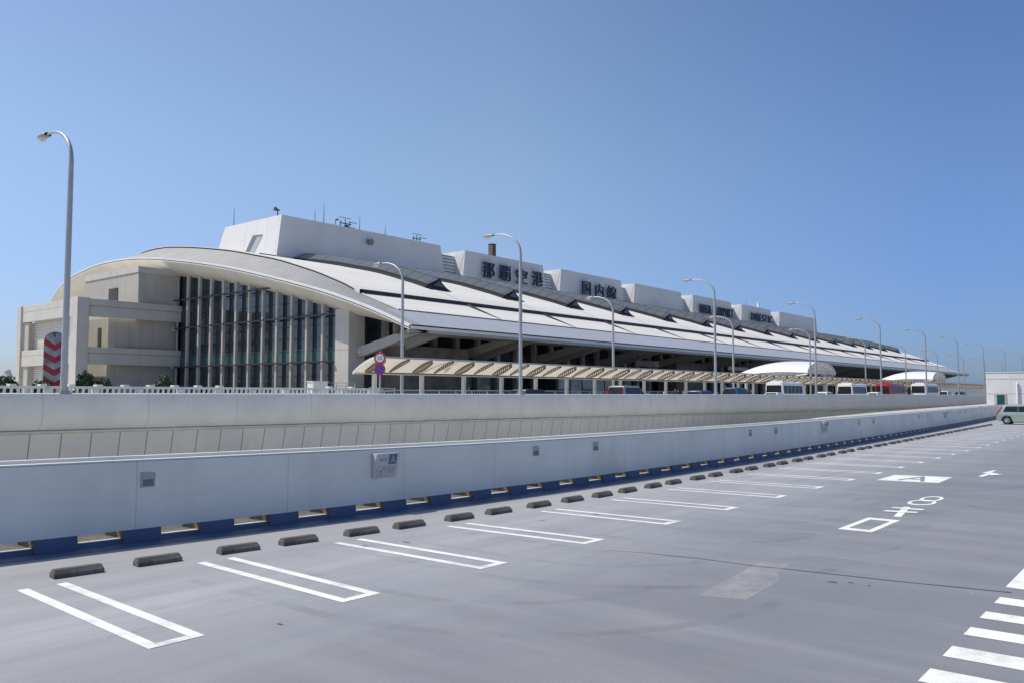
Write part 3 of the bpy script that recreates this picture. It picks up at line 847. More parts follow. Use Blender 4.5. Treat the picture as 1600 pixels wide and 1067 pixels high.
# gutter between the two white roofs
b = MB()
b.grid([[(x, 96.35, 17.10), (x, 96.35, 17.82), (x, 96.55, 17.95), (x, 97.05, 17.95), (x, 97.05, 17.1)] for x in (XM - 0.05, XE - 5)])
b.build("gutter", M['black_rib'], T)
# end strips of roof at both gables
for xa, xm, nm in ((XA, XM, "gable_roof"), (XE, XE - 5, "gable_roof")):
    ys = [y for y, z in ARCS]
    b = MB(); n = 6
    b.grid([[(xa + (xm - xa) * i / n, y, arc(y) + (mz(y) - 0.06 - arc(y)) * i / n) for y in ys] for i in range(n + 1)])
    M_rib = M['roof_rib']
    b.build(nm, M_rib, T, smooth=True)
    sgn = -1 if xa < xm else 1
    b = MB(); b.grid([[(xa + 0.5 * -sgn, y, arc(y) + 0.10) for y in ys], [(xa + 0.1 * sgn, y, arc(y) + 0.10) for y in ys], [(xa + 0.1 * sgn, y, arc(y) - 0.22) for y in ys], [(xa + 0.04 * sgn, y, arc(y) - 0.22) for y in ys]])
    b.build("gable_fascia", M['fascia_white'], T, smooth=True)
    b = MB(); b.grid([[(xa + 0.03 * sgn, y, arc(y) - 0.2) for y in ys], [(xa + 0.03 * sgn, y, arc(y) - 0.36) for y in ys]])
    b.build("gable_groove", M['black'], T)
    b = MB()
    def drop(y): return 0.5 + 1.9 * min(1, max(0, (y - 81) / 18))
    b.grid([[(xa + 0.06 * sgn, y, arc(y) - 0.35) for y in ys], [(xa + 0.02 * sgn, y, arc(y) - 0.55) for y in ys], [(xa - 1.2 * sgn, y, arc(y) - 0.55 - 0.5 * (drop(y) - 0.5)) for y in ys], [(xa - 3.9 * sgn, y, arc(y) - 0.5 - drop(y)) for y in ys], [(xa - 4.6 * sgn, y, arc(y) - 0.45 - drop(y)) for y in ys]])
    b.build("gable_soffit", M['cream'], T, smooth=True)
    # shadow line where main roof rises over end strip, painted as black strip
    b = MB(); ys2 = [y for y in ys if 97 <= y <= 176]
    b.grid([[(xm - 0.03 * -sgn, y, mz(y) - 0.1) for y in ys2], [(xm - 0.03 * -sgn, y, mz(y) + 0.17) for y in ys2]])
    b.build("roof_shadow_line", M['black'], T)
# skylight ridges up the slope and bay seams
bays = [104.6 + 21.35 * k for k in range(15)]
for k, xb in enumerate(bays):
    if xb > XE - 8: break
    ys = yr(105.2, 146, 16)
    b = MB(); wd = 2.6
    b.grid([[(xb - 0.15, y, mz(y) + 1.05), (xb + wd, y, mz(y) + 2.25)] for y in ys])
    sk = b.build("skylight", M['sky_glass'], T, smooth=True)
    b = MB(); b.grid([[(xb - 0.75, y, mz(y) + 0.25), (xb - 0.7, y, mz(y) + 0.55), (xb - 0.3, y, mz(y) + 0.6), (xb - 0.25, y, mz(y) + 1.02), (xb - 0.15, y, mz(y) + 1.04)] for y in ys])
    b.grid([[(xb + wd, y, mz(y) + 2.25), (xb + wd + 0.25, y, mz(y) + 2.32), (xb + wd + 2.0, y, mz(y) + 0.3)] for y in ys])
    y = 105.2
    b.face([(xb - 0.75, y - 0.9, mz(y - .9) + 0.33), (xb + wd + 2.6, y - 0.9, mz(y - .9) + 0.33), (xb + wd + 2.0, y, mz(y) + 0.8), (xb + wd, y, mz(y) + 2.25), (xb - 0.15, y, mz(y) + 1.05)])
    b.build("skylight_kerb", M['black'], sk)
    b = MB(); b.face([(xb + 0.7, y - 0.45, mz(y) + 0.75), (xb + wd + 0.9, y - 0.45, mz(y) + 0.75), (xb + wd - 0.1, y - 0.12, mz(y) + 1.85)])
    b.build("gable_pane", M['sky_glass'], sk)
    b = MB(); b.grid([[(xb + 0.2, y, mz(y) + 0.17), (xb + 0.45 + 0.03 * (y - 88), y, mz(y) + 0.17 + 0.045 * (y - 88)), (xb + 0.6 + 0.22 * max(0, y - 91), y, mz(y) + 0.17)] for y in yr(88.5, 96.4, 4)])
    b.build("bay_seam", M['roof_rib'] if False else M['black'], T)
    b = MB(); b.grid([[(xb + 0.9, y, mz(y) + 0.31), (xb + 0.9, y, mz(y) + 0.36), (xb + 1.05, y, mz(y) + 0.36), (xb + 1.05, y, mz(y) + 0.31)] for y in yr(97.4, 105, 4)])
    b.build("roof_seam", M['mullion'], T)
b = MB(); b.grid([[(x, 143.6, mz(143.6) + 0.33), (x, 145.2, mz(145) + 0.36), (x, 145.2, mz(145) + 1.0)] for x in (96.5, 104.0)]); b.build("block_foot_shadow", M['black'], T)  # black strip painted in for the shadow below the first rooftop block
# rooftop blocks
PB = [(101.5, 148.3), (157.5, 190.5), (199.6, 232.8), (241.6, 274.0), (283.6, 316.3), (326.8, 357.0), (367.2, 414.0)]
PY, PZ = 145.0, 39.2
blocks = []
for i, (a, c) in enumerate(PB):
    b = MB()
    l0 = 2.0 if i == 0 else 1.2
    ly = 5.0 if i == 0 else 0.0
    zb = 24.0
    e0 = (PZ - zb) / 9.0
    b.hexa([(a - 1.1 * e0, PY, zb), (c + 2.0 * e0, PY, zb), (c + 2.0 * e0, 171.5, zb), (a - 1.1 * e0, 171.5, zb),
            (a, PY, PZ), (c, PY, PZ), (c, 166.0, PZ), (a, 166.0, PZ)])
    o = b.build("rooftop_block", M['pent'], T); blocks.append(o)
    if i == 0:
        # recessed opening in the end face
        def L(y, z, o_=0.02): return (a - 1.1 * (PZ - z) / 9.0 - o_, y, z)
        b = MB(); b.face([L(150.8, 35.7), L(154.6, 35.9), L(158.8, 29.0), L(155.2, 29.0)])
        w_ = b.build("opening", M['fixture_dark'], o)
        b = MB(); b.face([L(150.9, 35.3, .05), L(152.9, 35.4, .05), L(157.0, 29.2, .05), L(155.3, 29.2, .05)])
        b.build("louvre_panel", M['fixture'], w_)
    if i < len(PB) - 1:
        n0 = PB[i + 1][0]
        b = MB(); rows = []
        for t in range(7):
            s = t / 6
            rows.append([(c + 1.0 - 0.0 * s, 147.5 + 1.2 * s * s, 30.0 + 7.9 * s), (n0 + 0.3, 147.5 + 1.2 * s * s, 30.0 + 7.9 * s)])
        rows.append([(c + 1.0, 150.5, 38.45), (n0 + 0.3, 150.5, 38.45)])
        rows.append([(c + 1.0, 163, 38.45), (n0 + 0.3, 163, 38.45)])
        b.grid(rows); b.build("louvred_recess", M['louvre'], T, smooth=True)
        b = MB(); b.face([(n0 - 1.2, 147.6, 30.0), (n0 - 0.05, 145.02, PZ - 0.02), (n0 - 0.05, 150, PZ - 0.02), (n0 - 0.6, 150, 34.0)])
        b.build("side_fin", M['pent'], T)
def letters(block, chars, zs):
    for ch, x0, x1 in chars:
        b = MB(); add_text(b, ch, (x0, PY - 0.75, zs[0]), (1, 0, 0), (0, 0, 1), x1 - x0, zs[1] - zs[0], 0.5, weight=0.004)
        b.build("letter", M['letter'], block)
letters(blocks[1], [("那", 163.3, 167.9), ("覇", 170.2, 174.8), ("空", 177.2, 182.0), ("港", 184.4, 189.2)], (32.7, 36.8))
letters(blocks[2], [("国", 209.2, 213.6), ("内", 216.4, 220.9), ("線", 223.0, 228.4)], (32.5, 36.5))
def word(block, txt, x0, x1, z0, z1):
    n = len(txt); stp = (x1 - x0) / n
    for i, ch in enumerate(txt):
        if ch == ' ': continue
        wd = stp * (0.35 if ch == 'I' else 0.84)
        xx = x0 + i * stp + (stp * 0.84 - wd) / 2
        b = MB(); add_text(b, ch, (xx, PY - 0.75, z0), (1, 0, 0), (0, 0, 1), wd, z1 - z0, 0.5, weight=0.0)
        b.build("letter", M['letter'], block)
word(blocks[4], "NAHA AIRPORT", 287.0, 320.0 - 3.5, 32.6, 36.0)
word(blocks[5], "DOMESTIC", 334.0, 356.6, 33.0, 36.2)
# roof-top fittings
def rod(x, y, z0, z1, label, rr=0.06):
    o = thing("lightning_rod", label, "lightning rod", (x, y, z0), "lightning rods on the rooftop blocks")
    b = MB(); b.tube([(x, y, z0), (x, y, z0 + (z1 - z0) * .55), (x, y, z1)], [rr * 1.5, rr, rr * .4], 6); b.build("rod", M['dark_metal'], o)
    b = MB(); b.box(x - .15, x + .15, y - .15, y + .15, z0, z0 + .12); b.build("foot", M['dark_metal'], o)
rod(103, 165, PZ, 44.0, "thin rod at the far left end of the rooftop block")
rod(112.2, 148, PZ, 42.6, "shorter thin rod left of the tallest rooftop rod")
rod(114.2, 147.5, PZ, 44.4, "tallest thin rod on the first rooftop block, left of the aerial frame")
rod(124.4, 147.5, PZ, 43.0, "thin rod just right of the large aerial frame")
rod(132.2, 147.5, PZ, 42.0, "thin rod midway between the two aerial frames")
rod(337.0, 147.5, PZ, 42.3, "distant thin rod above the DOMESTIC letters", 0.05)
def aerial(x, label, big):
    y = 148
    o = thing("aerial_frame", label, "antenna", (x, y, PZ), "aerial frames on the first rooftop block")
    s = 1.0 if big else 0.85
    b = MB()
    for dx in (-1.3, 0, 1.3): b.bar((x + dx * s, y, PZ), (x + dx * s, y, PZ + (2.6 if dx == 0 else 2.1) * s), 0.13)
    b.bar((x - 1.6 * s, y, PZ + 1.5 * s), (x + 1.7 * s, y, PZ + 1.5 * s), 0.2)
    b.build("mast_frame", M['dark_metal'], o)
    for j, (dx, dz, ln) in enumerate(((-1.3, 2.7, 2.6), (1.3, 1.95, 1.7), (1.3, 0.7, 1.2))):
        b = MB()
        b.bar((x + dx * s - 0.6, y - .3, PZ + dz * s), (x + dx * s + ln, y - .3, PZ + dz * s), 0.07)
        for q in range(6):
            xx = x + dx * s - 0.5 + (ln + 0.4) * q / 5
            b.bar((xx, y - .75, PZ + dz * s), (xx, y + .15, PZ + dz * s), 0.05)
        b.build("yagi", M['dark_metal'], o)
    if big:
        b = MB(); b.box(x - 0.1, x + 0.75, y - .3, y + .3, PZ + .1, PZ + 1.2); b.build("junction_box", M['dark_metal'], o)
    b = MB(); b.bar((x - 1.3 * s, y - .2, PZ + .9 * s), (x - 2.1 * s, y - .2, PZ + .9 * s), 0.06); b.build("side_arm", M['dark_metal'], o)
aerial(120.6, "larger aerial frame with a box, on the first rooftop block", True)
aerial(143.0, "smaller aerial frame near the right end of the first rooftop block", False)
sp = thing("horn_speaker", "dark horn speaker on a stub at the rooftop corner", "loudspeaker", (101.9, 147, PZ))
b = MB(); b.tube([(101.9, 147, PZ), (101.9, 147, PZ + 1.2)], 0.12, 8); b.build("stub", M['dark_metal'], sp)
b = MB(); b.tube([(102.4, 147, PZ + 1.3), (101.9, 147, PZ + 1.3), (101.2, 147, PZ + 1.45)], [0.12, 0.2, 0.5], 10); b.build("horn", M['dark_metal'], sp)
sc_ = thing("small_camera", "small camera on a bent stalk left of the large aerial frame", "camera", (116.6, 146.5, PZ))
b = MB(); b.tube([(116.6, 146.5, PZ), (116.6, 146.5, PZ + 1.3), (116.9, 146.3, PZ + 1.6)], 0.07, 6); b.build("stalk", M['dark_metal'], sc_)
b = MB(); b.box(116.5, 117.1, 146, 146.4, PZ + 1.4, PZ + 1.7); b.build("housing", M['dark_metal'], sc_)
ch_ = thing("chimney_stack", "brown square chimney standing on the block with the 那覇空港 letters", "chimney", (171.6, 148, PZ))
b = MB(); b.box(170.8, 172.3, 147.2, 148.7, PZ, 42.9); b.build("shaft", M['chimney'], ch_, bevel=0.05)
b = MB(); b.box(170.7, 172.4, 147.1, 148.8, 42.901, 43.1); b.build("cap", M['dark_metal'], ch_)
ch_ = thing("vent_pipe", "pale vent pipe on the block with the DOMESTIC letters", "vent pipe", (351, 148, PZ))
b = MB(); b.tube([(351, 148, PZ), (351, 148, 41.9)], 0.6, 12); b.build("pipe", M['white_steel'], ch_, smooth=True)
b = MB(); b.tube([(351, 148, 41.9), (351, 148, 42.2)], 0.75, 12); b.build("cowl", M['white_steel'], ch_, smooth=True)
wc = thing("wall_floodlight", "small dark floodlight on the front of the first rooftop block", "floodlight", (125, 144.7, 36.5))
b = MB(); b.bar((125.2, 145, 37.2), (125.2, 143.9, 37.3), 0.15); b.build("bracket", M['fixture_dark'], wc)
b = MB(); b.hexa([(124.2, 143.9, 36.0), (125.3, 143.9, 36.0), (125.3, 144.5, 36.0), (124.2, 144.5, 36.0), (124.0, 143.5, 37.0), (125.4, 143.5, 37.0), (125.4, 144.6, 37.2), (124.0, 144.6, 37.2)]); b.build("lamp_body", M['fixture_dark'], wc)

# ---- glazed end wall
XG = 81.0
ysg = yr(100.4, 146.6, 24)
def gz(y): return arc(y) - 2.55
b = MB()
b.grid([[(XG, y, 0.9) for y in ysg], [(XG, y, gz(y)) for y in ysg]])
b.build("curtain_glass", M['glass'], T)
b = MB(); b.box(XG - 0.04, XG - 0.005, 100.5, 146.5, 7.35, 9.35); b.build("reflection_band", M['teal_glass'], T)  # teal sheet painted in for the cyan reflection across the glass
b = MB()
z = 3.2
while z < 25:
    yy = [y for y in yr(100.5, 146.4, 80) if gz(y) > z + 0.1]
    if yy: b.box(XG - 0.07, XG + 0.05, yy[0], yy[-1], z - 0.05, z + 0.05)
    z += 1.95
b.build("glazing_bar", M['dark_metal'], T)
for y in [103.45 + 3.965 * i for i in range(11)]:
    b = MB(); h = gz(y) - 0.02
    b.box(XG - 1.0, XG - 0.45, y - 0.24, y + 0.24, 0.95, h)
    b.build("mullion", M['mullion'], T, bevel=0.08)
for z, yh in ((19.5, 116.5), (14.3, 100.6), (7.2, 100.6)):
    b = MB(); b.box(XG - 1.42, XG - 1.17, yh, 147.5, z - 0.12, z + 0.12); b.build("tie_rail", M['dark_metal'], T)
b = MB(); b.box(XG - 0.9, XG + 2.2, 97.2, 100.38, 0.95, 14.95); b.build("corner_column", M['annex'], T, bevel=0.06)
b = MB(); b.box(XG - 0.92, XG + 2.22, 97.18, 100.4, 8.85, 8.95); b.build("column_joint", M['mullion'], T)
# core behind everything so nothing shows through
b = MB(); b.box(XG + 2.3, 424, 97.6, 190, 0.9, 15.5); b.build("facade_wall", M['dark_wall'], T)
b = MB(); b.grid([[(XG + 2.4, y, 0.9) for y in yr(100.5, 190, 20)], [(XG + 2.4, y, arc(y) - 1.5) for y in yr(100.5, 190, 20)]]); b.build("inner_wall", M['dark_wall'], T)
b = MB(); b.grid([[(422, y, 0.9) for y in yr(97.7, 190, 20)], [(422, y, arc(y) - 1.5) for y in yr(97.7, 190, 20)]]); b.build("far_end_wall", M['annex_wall'], T)
# land-side facade: glass bands, columns, stone boxes, struts
b = MB(); b.box(102, 423, 97.30, 97.58, 1.2, 7.0); b.build("facade_glass", M['glass'], T)
b = MB(); b.box(84, 423, 97.30, 97.58, 9.6, 13.9); b.build("upper_glass", M['glass'], T)
for i in range(64):
    x = 87.0 + 5.35 * i
    if x > 420: break
    b = MB(); b.box(x - 0.45, x + 0.45, 96.5, 97.29, 1.12, 14.2); b.build("facade_column", M['beam'], T)
for x0, x1 in ((86, 100.2), (170.4, 185.7), (256.8, 272), (343, 358)):
    b = MB(); b.box(x0, x1, 91.5, 96.4, 1.12, 9.5); b.build("stone_box", M['stone'], T)
b = MB(); b.box(123.5, 144.0, 91.0, 96.4, 1.12, 6.3); vb = b.build("vestibule", M['dark_metal'], T)
for i in range(5):
    b = MB(); b.box(124.2 + 3.9 * i, 127.7 + 3.9 * i, 90.93, 90.99, 1.6 if i % 2 else 3.2, 5.9); b.build("vestibule_pane", M['pale_glass'], vb)
for i in range(3):
    b = MB(); b.box(101.6 + 5.35 * i, 105.3 + 5.35 * i, 97.2, 97.28, 3.4, 6.0); b.build("window_pane", M['teal_glass'], T)
for k in range(17):
    for dx in (0.0, 4.6):
        x = 81.6 + 21.35 * k + dx
        if x > 424: break
        b = MB()
        b.prism([(x, 97.3, 7.7), (x, 97.3, 9.4), (x, 95.6, 9.5), (x, 84.0, 11.8), (x, 82.3, 11.2), (x, 82.3, 10.9), (x, 84.0, 10.7), (x, 95.2, 8.05)], (0.7, 0, 0))
        s_ = b.build("strut", M['beam'], T)
        for py_, pz_ in ((96.5, 8.6), (86.0, 11.0)):
            b = MB(); b.tube([(x - 0.06, py_, pz_), (x - 0.001, py_, pz_)], 0.35, 14); b.build("pin", M['annex'], s_)
# hanging airline-counter signs under the eave
def hanging_sign(x0, x1, z0, z1, m, label, txt=None, red=False):
    o = thing("hanging_sign", label, "sign", ((x0 + x1) / 2, 85, z0), "signs hanging under the eave")
    b = MB(); b.box(x0, x1, 84.8, 85.0, z0, z1); b.build("sign_board", m, o)
    b = MB()
    for x in (x0 + 1, x1 - 1): b.bar((x, 84.9, z1), (x, 84.9, 10.6), 0.08)
    b.build("hanger", M['dark_metal'], o)
    if txt:
        b = MB(); add_text(b, txt, (x0 + 0.5, 84.79, z0 + 0.25), (1, 0, 0), (0, 0, 1), (x1 - x0) * 0.55, (z1 - z0) * 0.55, 0.02); b.build("lettering", M['letter'], o)
    if red:
        b = MB(); b.face([(x1 - 3.2, 84.78, z1), (x1, 84.78, z1), (x1, 84.78, z0), (x1 - 1.0, 84.78, z0)]); b.build("red_end", M['chev_red'], o)
hanging_sign(141.5, 150.4, 7.75, 8.9, M['dark_slab'], "dark hanging sign with a red end under the eave", None, True)
b = MB(); 
hanging_sign(183.0, 194.0, 7.9, 8.7, M['beam'], "plain pale hanging sign under the eave, left of the first white vault")

# ---- end block at the left
AX, AY, BX, BY = 62.1, 146.5, 81.0, 172.2
def ab_box(name, x0, x1, y0, y1, z0, z1, m, bev=0.05, par=T):
    b = MB(); b.box(x0, x1, y0, y1, z0, z1); return b.build(name, m, par, bevel=bev)
ab_box("annex_column", AX, AX + 2.0, AY, AY + 2.6, 0.95, 18.75, M['annex'])
ab_box("annex_column", AX, AX + 2.0, BY - 1.7, BY, 0.95, 18.65, M['annex'])
for z0, z1, zg in ((15.55, 18.6, 17.45), (7.4, 10.35, 9.35)):
    for nm, a in (("annex_band", (AX + 2.0, BX, AY + 0.25, AY + 0.9)), ("annex_band", (AX + 0.25, AX + 0.9, AY + 2.6, BY - 1.7))):
        o = ab_box(nm, *a, z0, zg - 0.09, M['annex'])
        ab_box("band_top", a[0] - 0.001, a[1] + 0.001, a[2] - 0.10, a[3], zg, z1, M['annex'], 0.05, o)
        ab_box("band_groove", a[0], a[1], a[2] + 0.12, a[3] - 0.05, zg - 0.09, zg, M['mullion'], 0, o)
ab_box("annex_wall", 68.2, BX, AY + 2.0, BY - 3, 0.95, 7.39, M['annex_wall'], 0)
ab_box("annex_wall", 68.2, BX, AY + 1.8, BY - 3, 7.391, 15.6, M['annex_wall'], 0)
o = ab_box("annex_wall", 73.0, BX, AY + 0.95, BY - 3.3, 15.601, 25.0, M['annex_wall'], 0)
ab_box("annex_cornice", 72.85, BX, AY + 0.8, BY - 3.2, 24.2, 25.3, M['annex'], 0.05)
ab_box("doorway", 72.9, 72.99, 155.2, 158.8, 18.0, 22.0, M['dark_wall'], 0, o)
ab_box("doorway", 68.1, 68.19, 150.9, 152.1, 9.7, 14.0, M['dark_wall'], 0)
ab_box("doorway", 68.1, 68.19, 150.9, 152.3, 1.0, 4.6, M['dark_wall'], 0)
b = MB(); b.box(AX + 1.5, AX + 1.7, AY + 2.6, BY - 4.2, 0.95, 17.2); b.build("shutter", M['shutter'], T)
ab_box("annex_return", AX + 0.5, AX + 1.8, BY - 4.2, BY - 1.7, 0.95, 15.4, M['annex_wall'], 0)
b = MB()
for z in (19.0, 14.2, 7.3): b.box(XG - 1.6, XG - 0.9, 146.6, 147.4, z - 0.4, z + 0.4)
b.tube([(XG - 0.6, 147.0, 1), (XG - 0.6, 147.0, 24)], 0.18, 8); b.build("drain_pipe", M['fixture'], T)
fl = thing("wall_spotlight", "white spotlight bracket on the left corner of the end block", "spotlight", (AX, BY, 5.2))
b = MB(); b.bar((AX, BY, 5.0), (AX - 0.4, BY + 1.2, 5.6), 0.15); b.build("bracket", M['white_steel'], fl)
b = MB(); b.tube([(AX - 0.4, BY + 1.0, 5.5), (AX - 0.9, BY + 1.5, 6.6)], [0.35, 0.6], 10); b.build("lamp_body", M['fixture'], fl)
wl = thing("wall_lantern", "small dark lantern on the near corner column of the end block", "lantern", (AX + 1.4, AY, 5.3))
b = MB(); b.tube([(AX + 1.4, AY - .1, 6.3), (AX + 1.4, AY - .5, 6.1), (AX + 1.4, AY - .55, 5.4)], [0.08, 0.15, 0.4], 8); b.build("shade", M['dark_metal'], wl)

# ------------------------------------------------------------------ balustrade, shrubs, pylon
ba = thing("balustrade", "long low white balustrade with small square openings in front of the terminal's glazed end", "balustrade", (28, 52, 0.95))
b = MB(); b.box(-20, 46, 51.88, 52.12, 2.62, 2.77); b.build("top_rail", M['white_steel'], ba)
b = MB(); b.box(-20, 46, 51.9, 52.1, 0.95, 1.9); b.build("base_wall", M['viaduct'], ba)
b = MB()
xx = -20.0
while xx < 46:
    b.box(xx, xx + 0.13, 51.95, 52.05, 1.9, 2.62); xx += 0.36
b.box(-20, 46, 51.955, 52.045, 2.27, 2.37); b.box(-20, 46, 51.955, 52.045, 1.95, 2.05)
b.build("grid_panel", M['white_steel'], ba)
for i in range(24):
    xx = -18 + 2.75 * i
    b = MB(); b.box(xx - 0.16, xx + 0.16, 51.80, 52.2, 0.95, 2.62); b.build("balustrade_post", M['white_steel'], ba)
cap0 = None
CX = [15.2, 16.9, 18.58, 20.2, 21.8, 23.4, 25.05, 26.7, 28.35, 30.0, 31.6, 41.0, 43.2]
cap0 = MB()
for xx in CX: cap0.box(xx - 0.17, xx + 0.17, 51.75, 52.25, 2.771, 2.88)
cap0.build("rail_cap", M['wall_top'], ba)

def shrub(x, y, z0, r, h, label):
    o = thing("shrub", label, "shrub", (x, y, z0), "shrubs behind the balustrade")
    b = MB(); b.tube([(x, y, z0), (x, y, z0 + h * 0.5)], [0.12, 0.06], 6); b.build("trunk", M['bark'], o)
    b = MB(); rr = random.Random(int(x * 10))
    for i in range(900):
        t = rr.uniform(0, 2 * pi); u = rr.uniform(-0.6, 1); s = sqrt(max(0, 1 - u * u)); q = rr.uniform(0.6, 1.05) * (1 + 0.12 * sin(5 * t) * s)
        c = Vector((x + r * s * cos(t) * q, y + r * s * sin(t) * q, z0 + h * 0.5 + h * 0.5 * u * q))
        n = Vector((rr.uniform(-1, 1), rr.uniform(-1, 1), rr.uniform(-0.2, 1))).normalized()
        a = n.orthogonal().normalized() * 0.12 * r; d = n.cross(a).normalized() * 0.17 * r
        b.face([c - a, c - d * .6, c + a, c + d])
    b.build("foliage", M['leaf'], o)
shrub(19.6, 56, 0.95, 0.9, 2.45, "low dome-shaped green shrub at the far left behind the balustrade")
shrub(21.8, 56, 0.95, 0.7, 2.2, "small low green shrub at the foot of the red chevron pylon")
shrub(24.4, 56, 0.95, 0.72, 2.75, "round green shrub just right of the chevron pylon")
shrub(25.6, 56, 0.95, 0.62, 2.35, "small green shrub between the round shrub and the end block's recess")
shrub(29.7, 56, 0.95, 0.66, 2.65, "round green shrub before the end block's blank ground-floor wall")
# chevron pylon
py = thing("chevron_pylon", "tall round-topped pylon with red and silver chevrons at the left", "pylon", (22.8, 57, 0.95))
pr_ = Vector((cos(radians(-28)), sin(radians(-28)), 0)); pn = Vector((pr_.y, -pr_.x, 0))
pc = Vector((22.85, 57, 0.95))
hw, Ht = 0.64, 5.35
def outline():
    pts = [(-hw, 0.0), (hw, 0.0), (hw, Ht - hw)]
    pts += [(hw * cos(a), Ht - hw + hw * sin(a)) for a in [pi * k / 14 for k in range(1, 14)]]
    pts.append((-hw, Ht - hw)); return pts
b = MB(); b.prism([pc + pr_ * a + Vector((0, 0, c)) - pn * 0.0 for a, c in outline()], -pn * 0.3)
b.build("pylon_core", M['chev_silver'], py)
b1 = MB(); b2 = MB()
def halfw(c): return hw if c < Ht - hw else sqrt(max(0.0, hw * hw - (c - Ht + hw) ** 2))
def chev(mb, c0, th, lift):
    for sgn in (-1, 1):
        P_ = []
        for a, c in ((0, c0), (sgn * hw, c0 + 0.42), (sgn * hw, c0 + 0.42 + th), (0, c0 + th)):
            c = min(max(c, 0), Ht - 0.02); a2 = max(-halfw(c), min(halfw(c), a))
            P_.append(pc + pr_ * a2 + Vector((0, 0, c)) + pn * (lift + 0.06 * (1 - abs(a2) / hw)))
        mb.face(P_)
c0 = 0.1; kx = 0
while c0 < Ht - 0.75:
    chev(b1 if kx % 2 == 0 else b2, c0, 0.40, 0.02); c0 += 0.40; kx += 1
b1.face([pc + pr_ * a + Vector((0, 0, c)) + pn * 0.03 for a, c in ((0, Ht - 0.65), (0, Ht - 0.04), (-0.3, Ht - 0.12), (-0.52, Ht - 0.3), (-0.6, Ht - 0.45))])
b1.build("red_chevron", M['chev_red'], py); b2.build("silver_chevron", M['chev_silver'], py)
# cabinet and little railings right of the glazed wall
cb = thing("white_cabinet", "white utility cabinet behind the balustrade under the glass wall", "cabinet", (41.5, 54, 0.95))
b = MB(); b.box(40.7, 42.1, 53.6, 54.4, 0.95, 3.25); b.build("cabinet_body", M['white_render'], cb, bevel=0.03)
b = MB(); b.box(40.65, 42.15, 53.55, 54.45, 3.251, 3.32); b.build("lid", M['white_steel'], cb)
hr = thing("stair_handrail", "thin metal stair handrail beside the white cabinet", "handrail", (43.6, 54, 0.95))
b = MB()
for xx in (42.4, 43.3, 44.3, 45.2): b.bar((xx, 54, 0.95), (xx, 54, 3.2), 0.05)
for zz in (3.2, 2.95, 2.7): b.bar((42.4, 54, zz), (45.2, 54, zz), 0.04)
b.build("rail", M['steel'], hr)
hr = thing("stair_handrail", "low sloping metal handrail between the balustrade's end and the canopy", "handrail", (48, 54, 0.95))
b = MB()
for xx in (46.4, 47.8, 49.2): b.bar((xx, 53.5, 0.95), (xx, 53.5, 2.85), 0.06)
for zz in (2.85, 2.6): b.bar((46.4, 53.5, zz), (49.2, 53.5, zz - 0.1), 0.06)
b.build("rail", M['steel'], hr)
gr = thing("guard_rail", "long grey metal guard rail on the far pavement before the brown stone box", "guard rail", (90, 72.4, 1.12))
for xx in range(62, 135, 3):
    b = MB(); b.bar((xx, 72.4, 1.12), (xx, 72.4, 2.75), 0.12); b.build("rail_post", M['steel'], gr)
b = MB()
b.bar((62, 72.4, 2.75), (134, 72.4, 2.75), 0.12); b.bar((62, 72.4, 1.7), (134, 72.4, 1.7), 0.08)
xx = 62.0
while xx < 134: b.bar((xx, 72.4, 1.7), (xx, 72.4, 2.75), 0.03); xx += 0.5
b.build("rail", M['steel'], gr)

# ------------------------------------------------------------------ walkway canopy
cn = thing("walkway_canopy", "long walkway canopy of cream membrane on posts with holed brown ribs", "canopy", (36, 41, 1.18))
CP = []
for i in range(13):
    t = i / 12
    CP.append((39.95 + 2.35 * t, 4.62 - 0.92 * t ** 1.7))
CX0, CX1, PCH = 35.3, 262.0, 4.25
b = MB(); b.grid([[(x, y, z) for y, z in CP] for x in (CX0, CX1)])
b.build("membrane", M['membrane'], cn, smooth=True)
b = MB(); b.box(CX0, CX1, 39.86, 39.945, 4.56, 4.68); b.build("edge_gutter", M['steel'], cn)
b = MB(); b.box(CX0, CX1, 42.30, 42.42, 3.60, 3.74); b.build("edge_beam", M['post'], cn)
b = MB(); b.box(CX0, CX1, 41.05, 41.2, 3.62, 3.72); b.build("post_beam", M['canopy_frame'], cn)
b = MB(); b.prism([(CX0 - 0.07, y, z + 0.06) for y, z in CP] + [(CX0 - 0.07, y, z - 0.12) for y, z in CP[::-1]], (0.065, 0, 0)); b.build("end_barge", M['white_steel'], cn)
nrib = int((CX1 - CX0) / PCH)
def rib(x, depth, holes):
    b = MB()
    ins = 0.02
    segs = CP[1:-1]
    top = [(y, z - ins) for y, z in segs]
    bot = [(y, z - ins - depth * (0.30 + 0.75 * sin(pi * min(1.0, 0.12 + 0.86 * i / (len(segs) - 1))))) for i, (y, z) in enumerate(segs)]
    for i in range(len(segs) - 1):
        a, b_, c, d = bot[i], bot[i + 1], top[i + 1], top[i]
        if holes and 1 <= i <= len(segs) - 2:
            e = 0.22
            # frame around a hole: upper and lower chords and a web
            for lo, hi in ((0, e), (1 - e, 1)):
                q = [(a[0], a[1] + (d[1] - a[1]) * lo), (b_[0], b_[1] + (c[1] - b_[1]) * lo), (b_[0], b_[1] + (c[1] - b_[1]) * hi), (a[0], a[1] + (d[1] - a[1]) * hi)]
                b.prism([(x, y, z) for y, z in q], (0.10, 0, 0))
            wv = 0.05
            q = [(a[0], a[1] + (d[1] - a[1]) * e), (a[0] + wv, a[1] + (d[1] - a[1]) * e), (a[0] + wv, a[1] + (d[1] - a[1]) * (1 - e)), (a[0], a[1] + (d[1] - a[1]) * (1 - e))]
            b.prism([(x, y, z) for y, z in q], (0.10, 0, 0))
        else:
            b.prism([(x, y, z) for y, z in (a, b_, c, d)], (0.10, 0, 0))
    return b
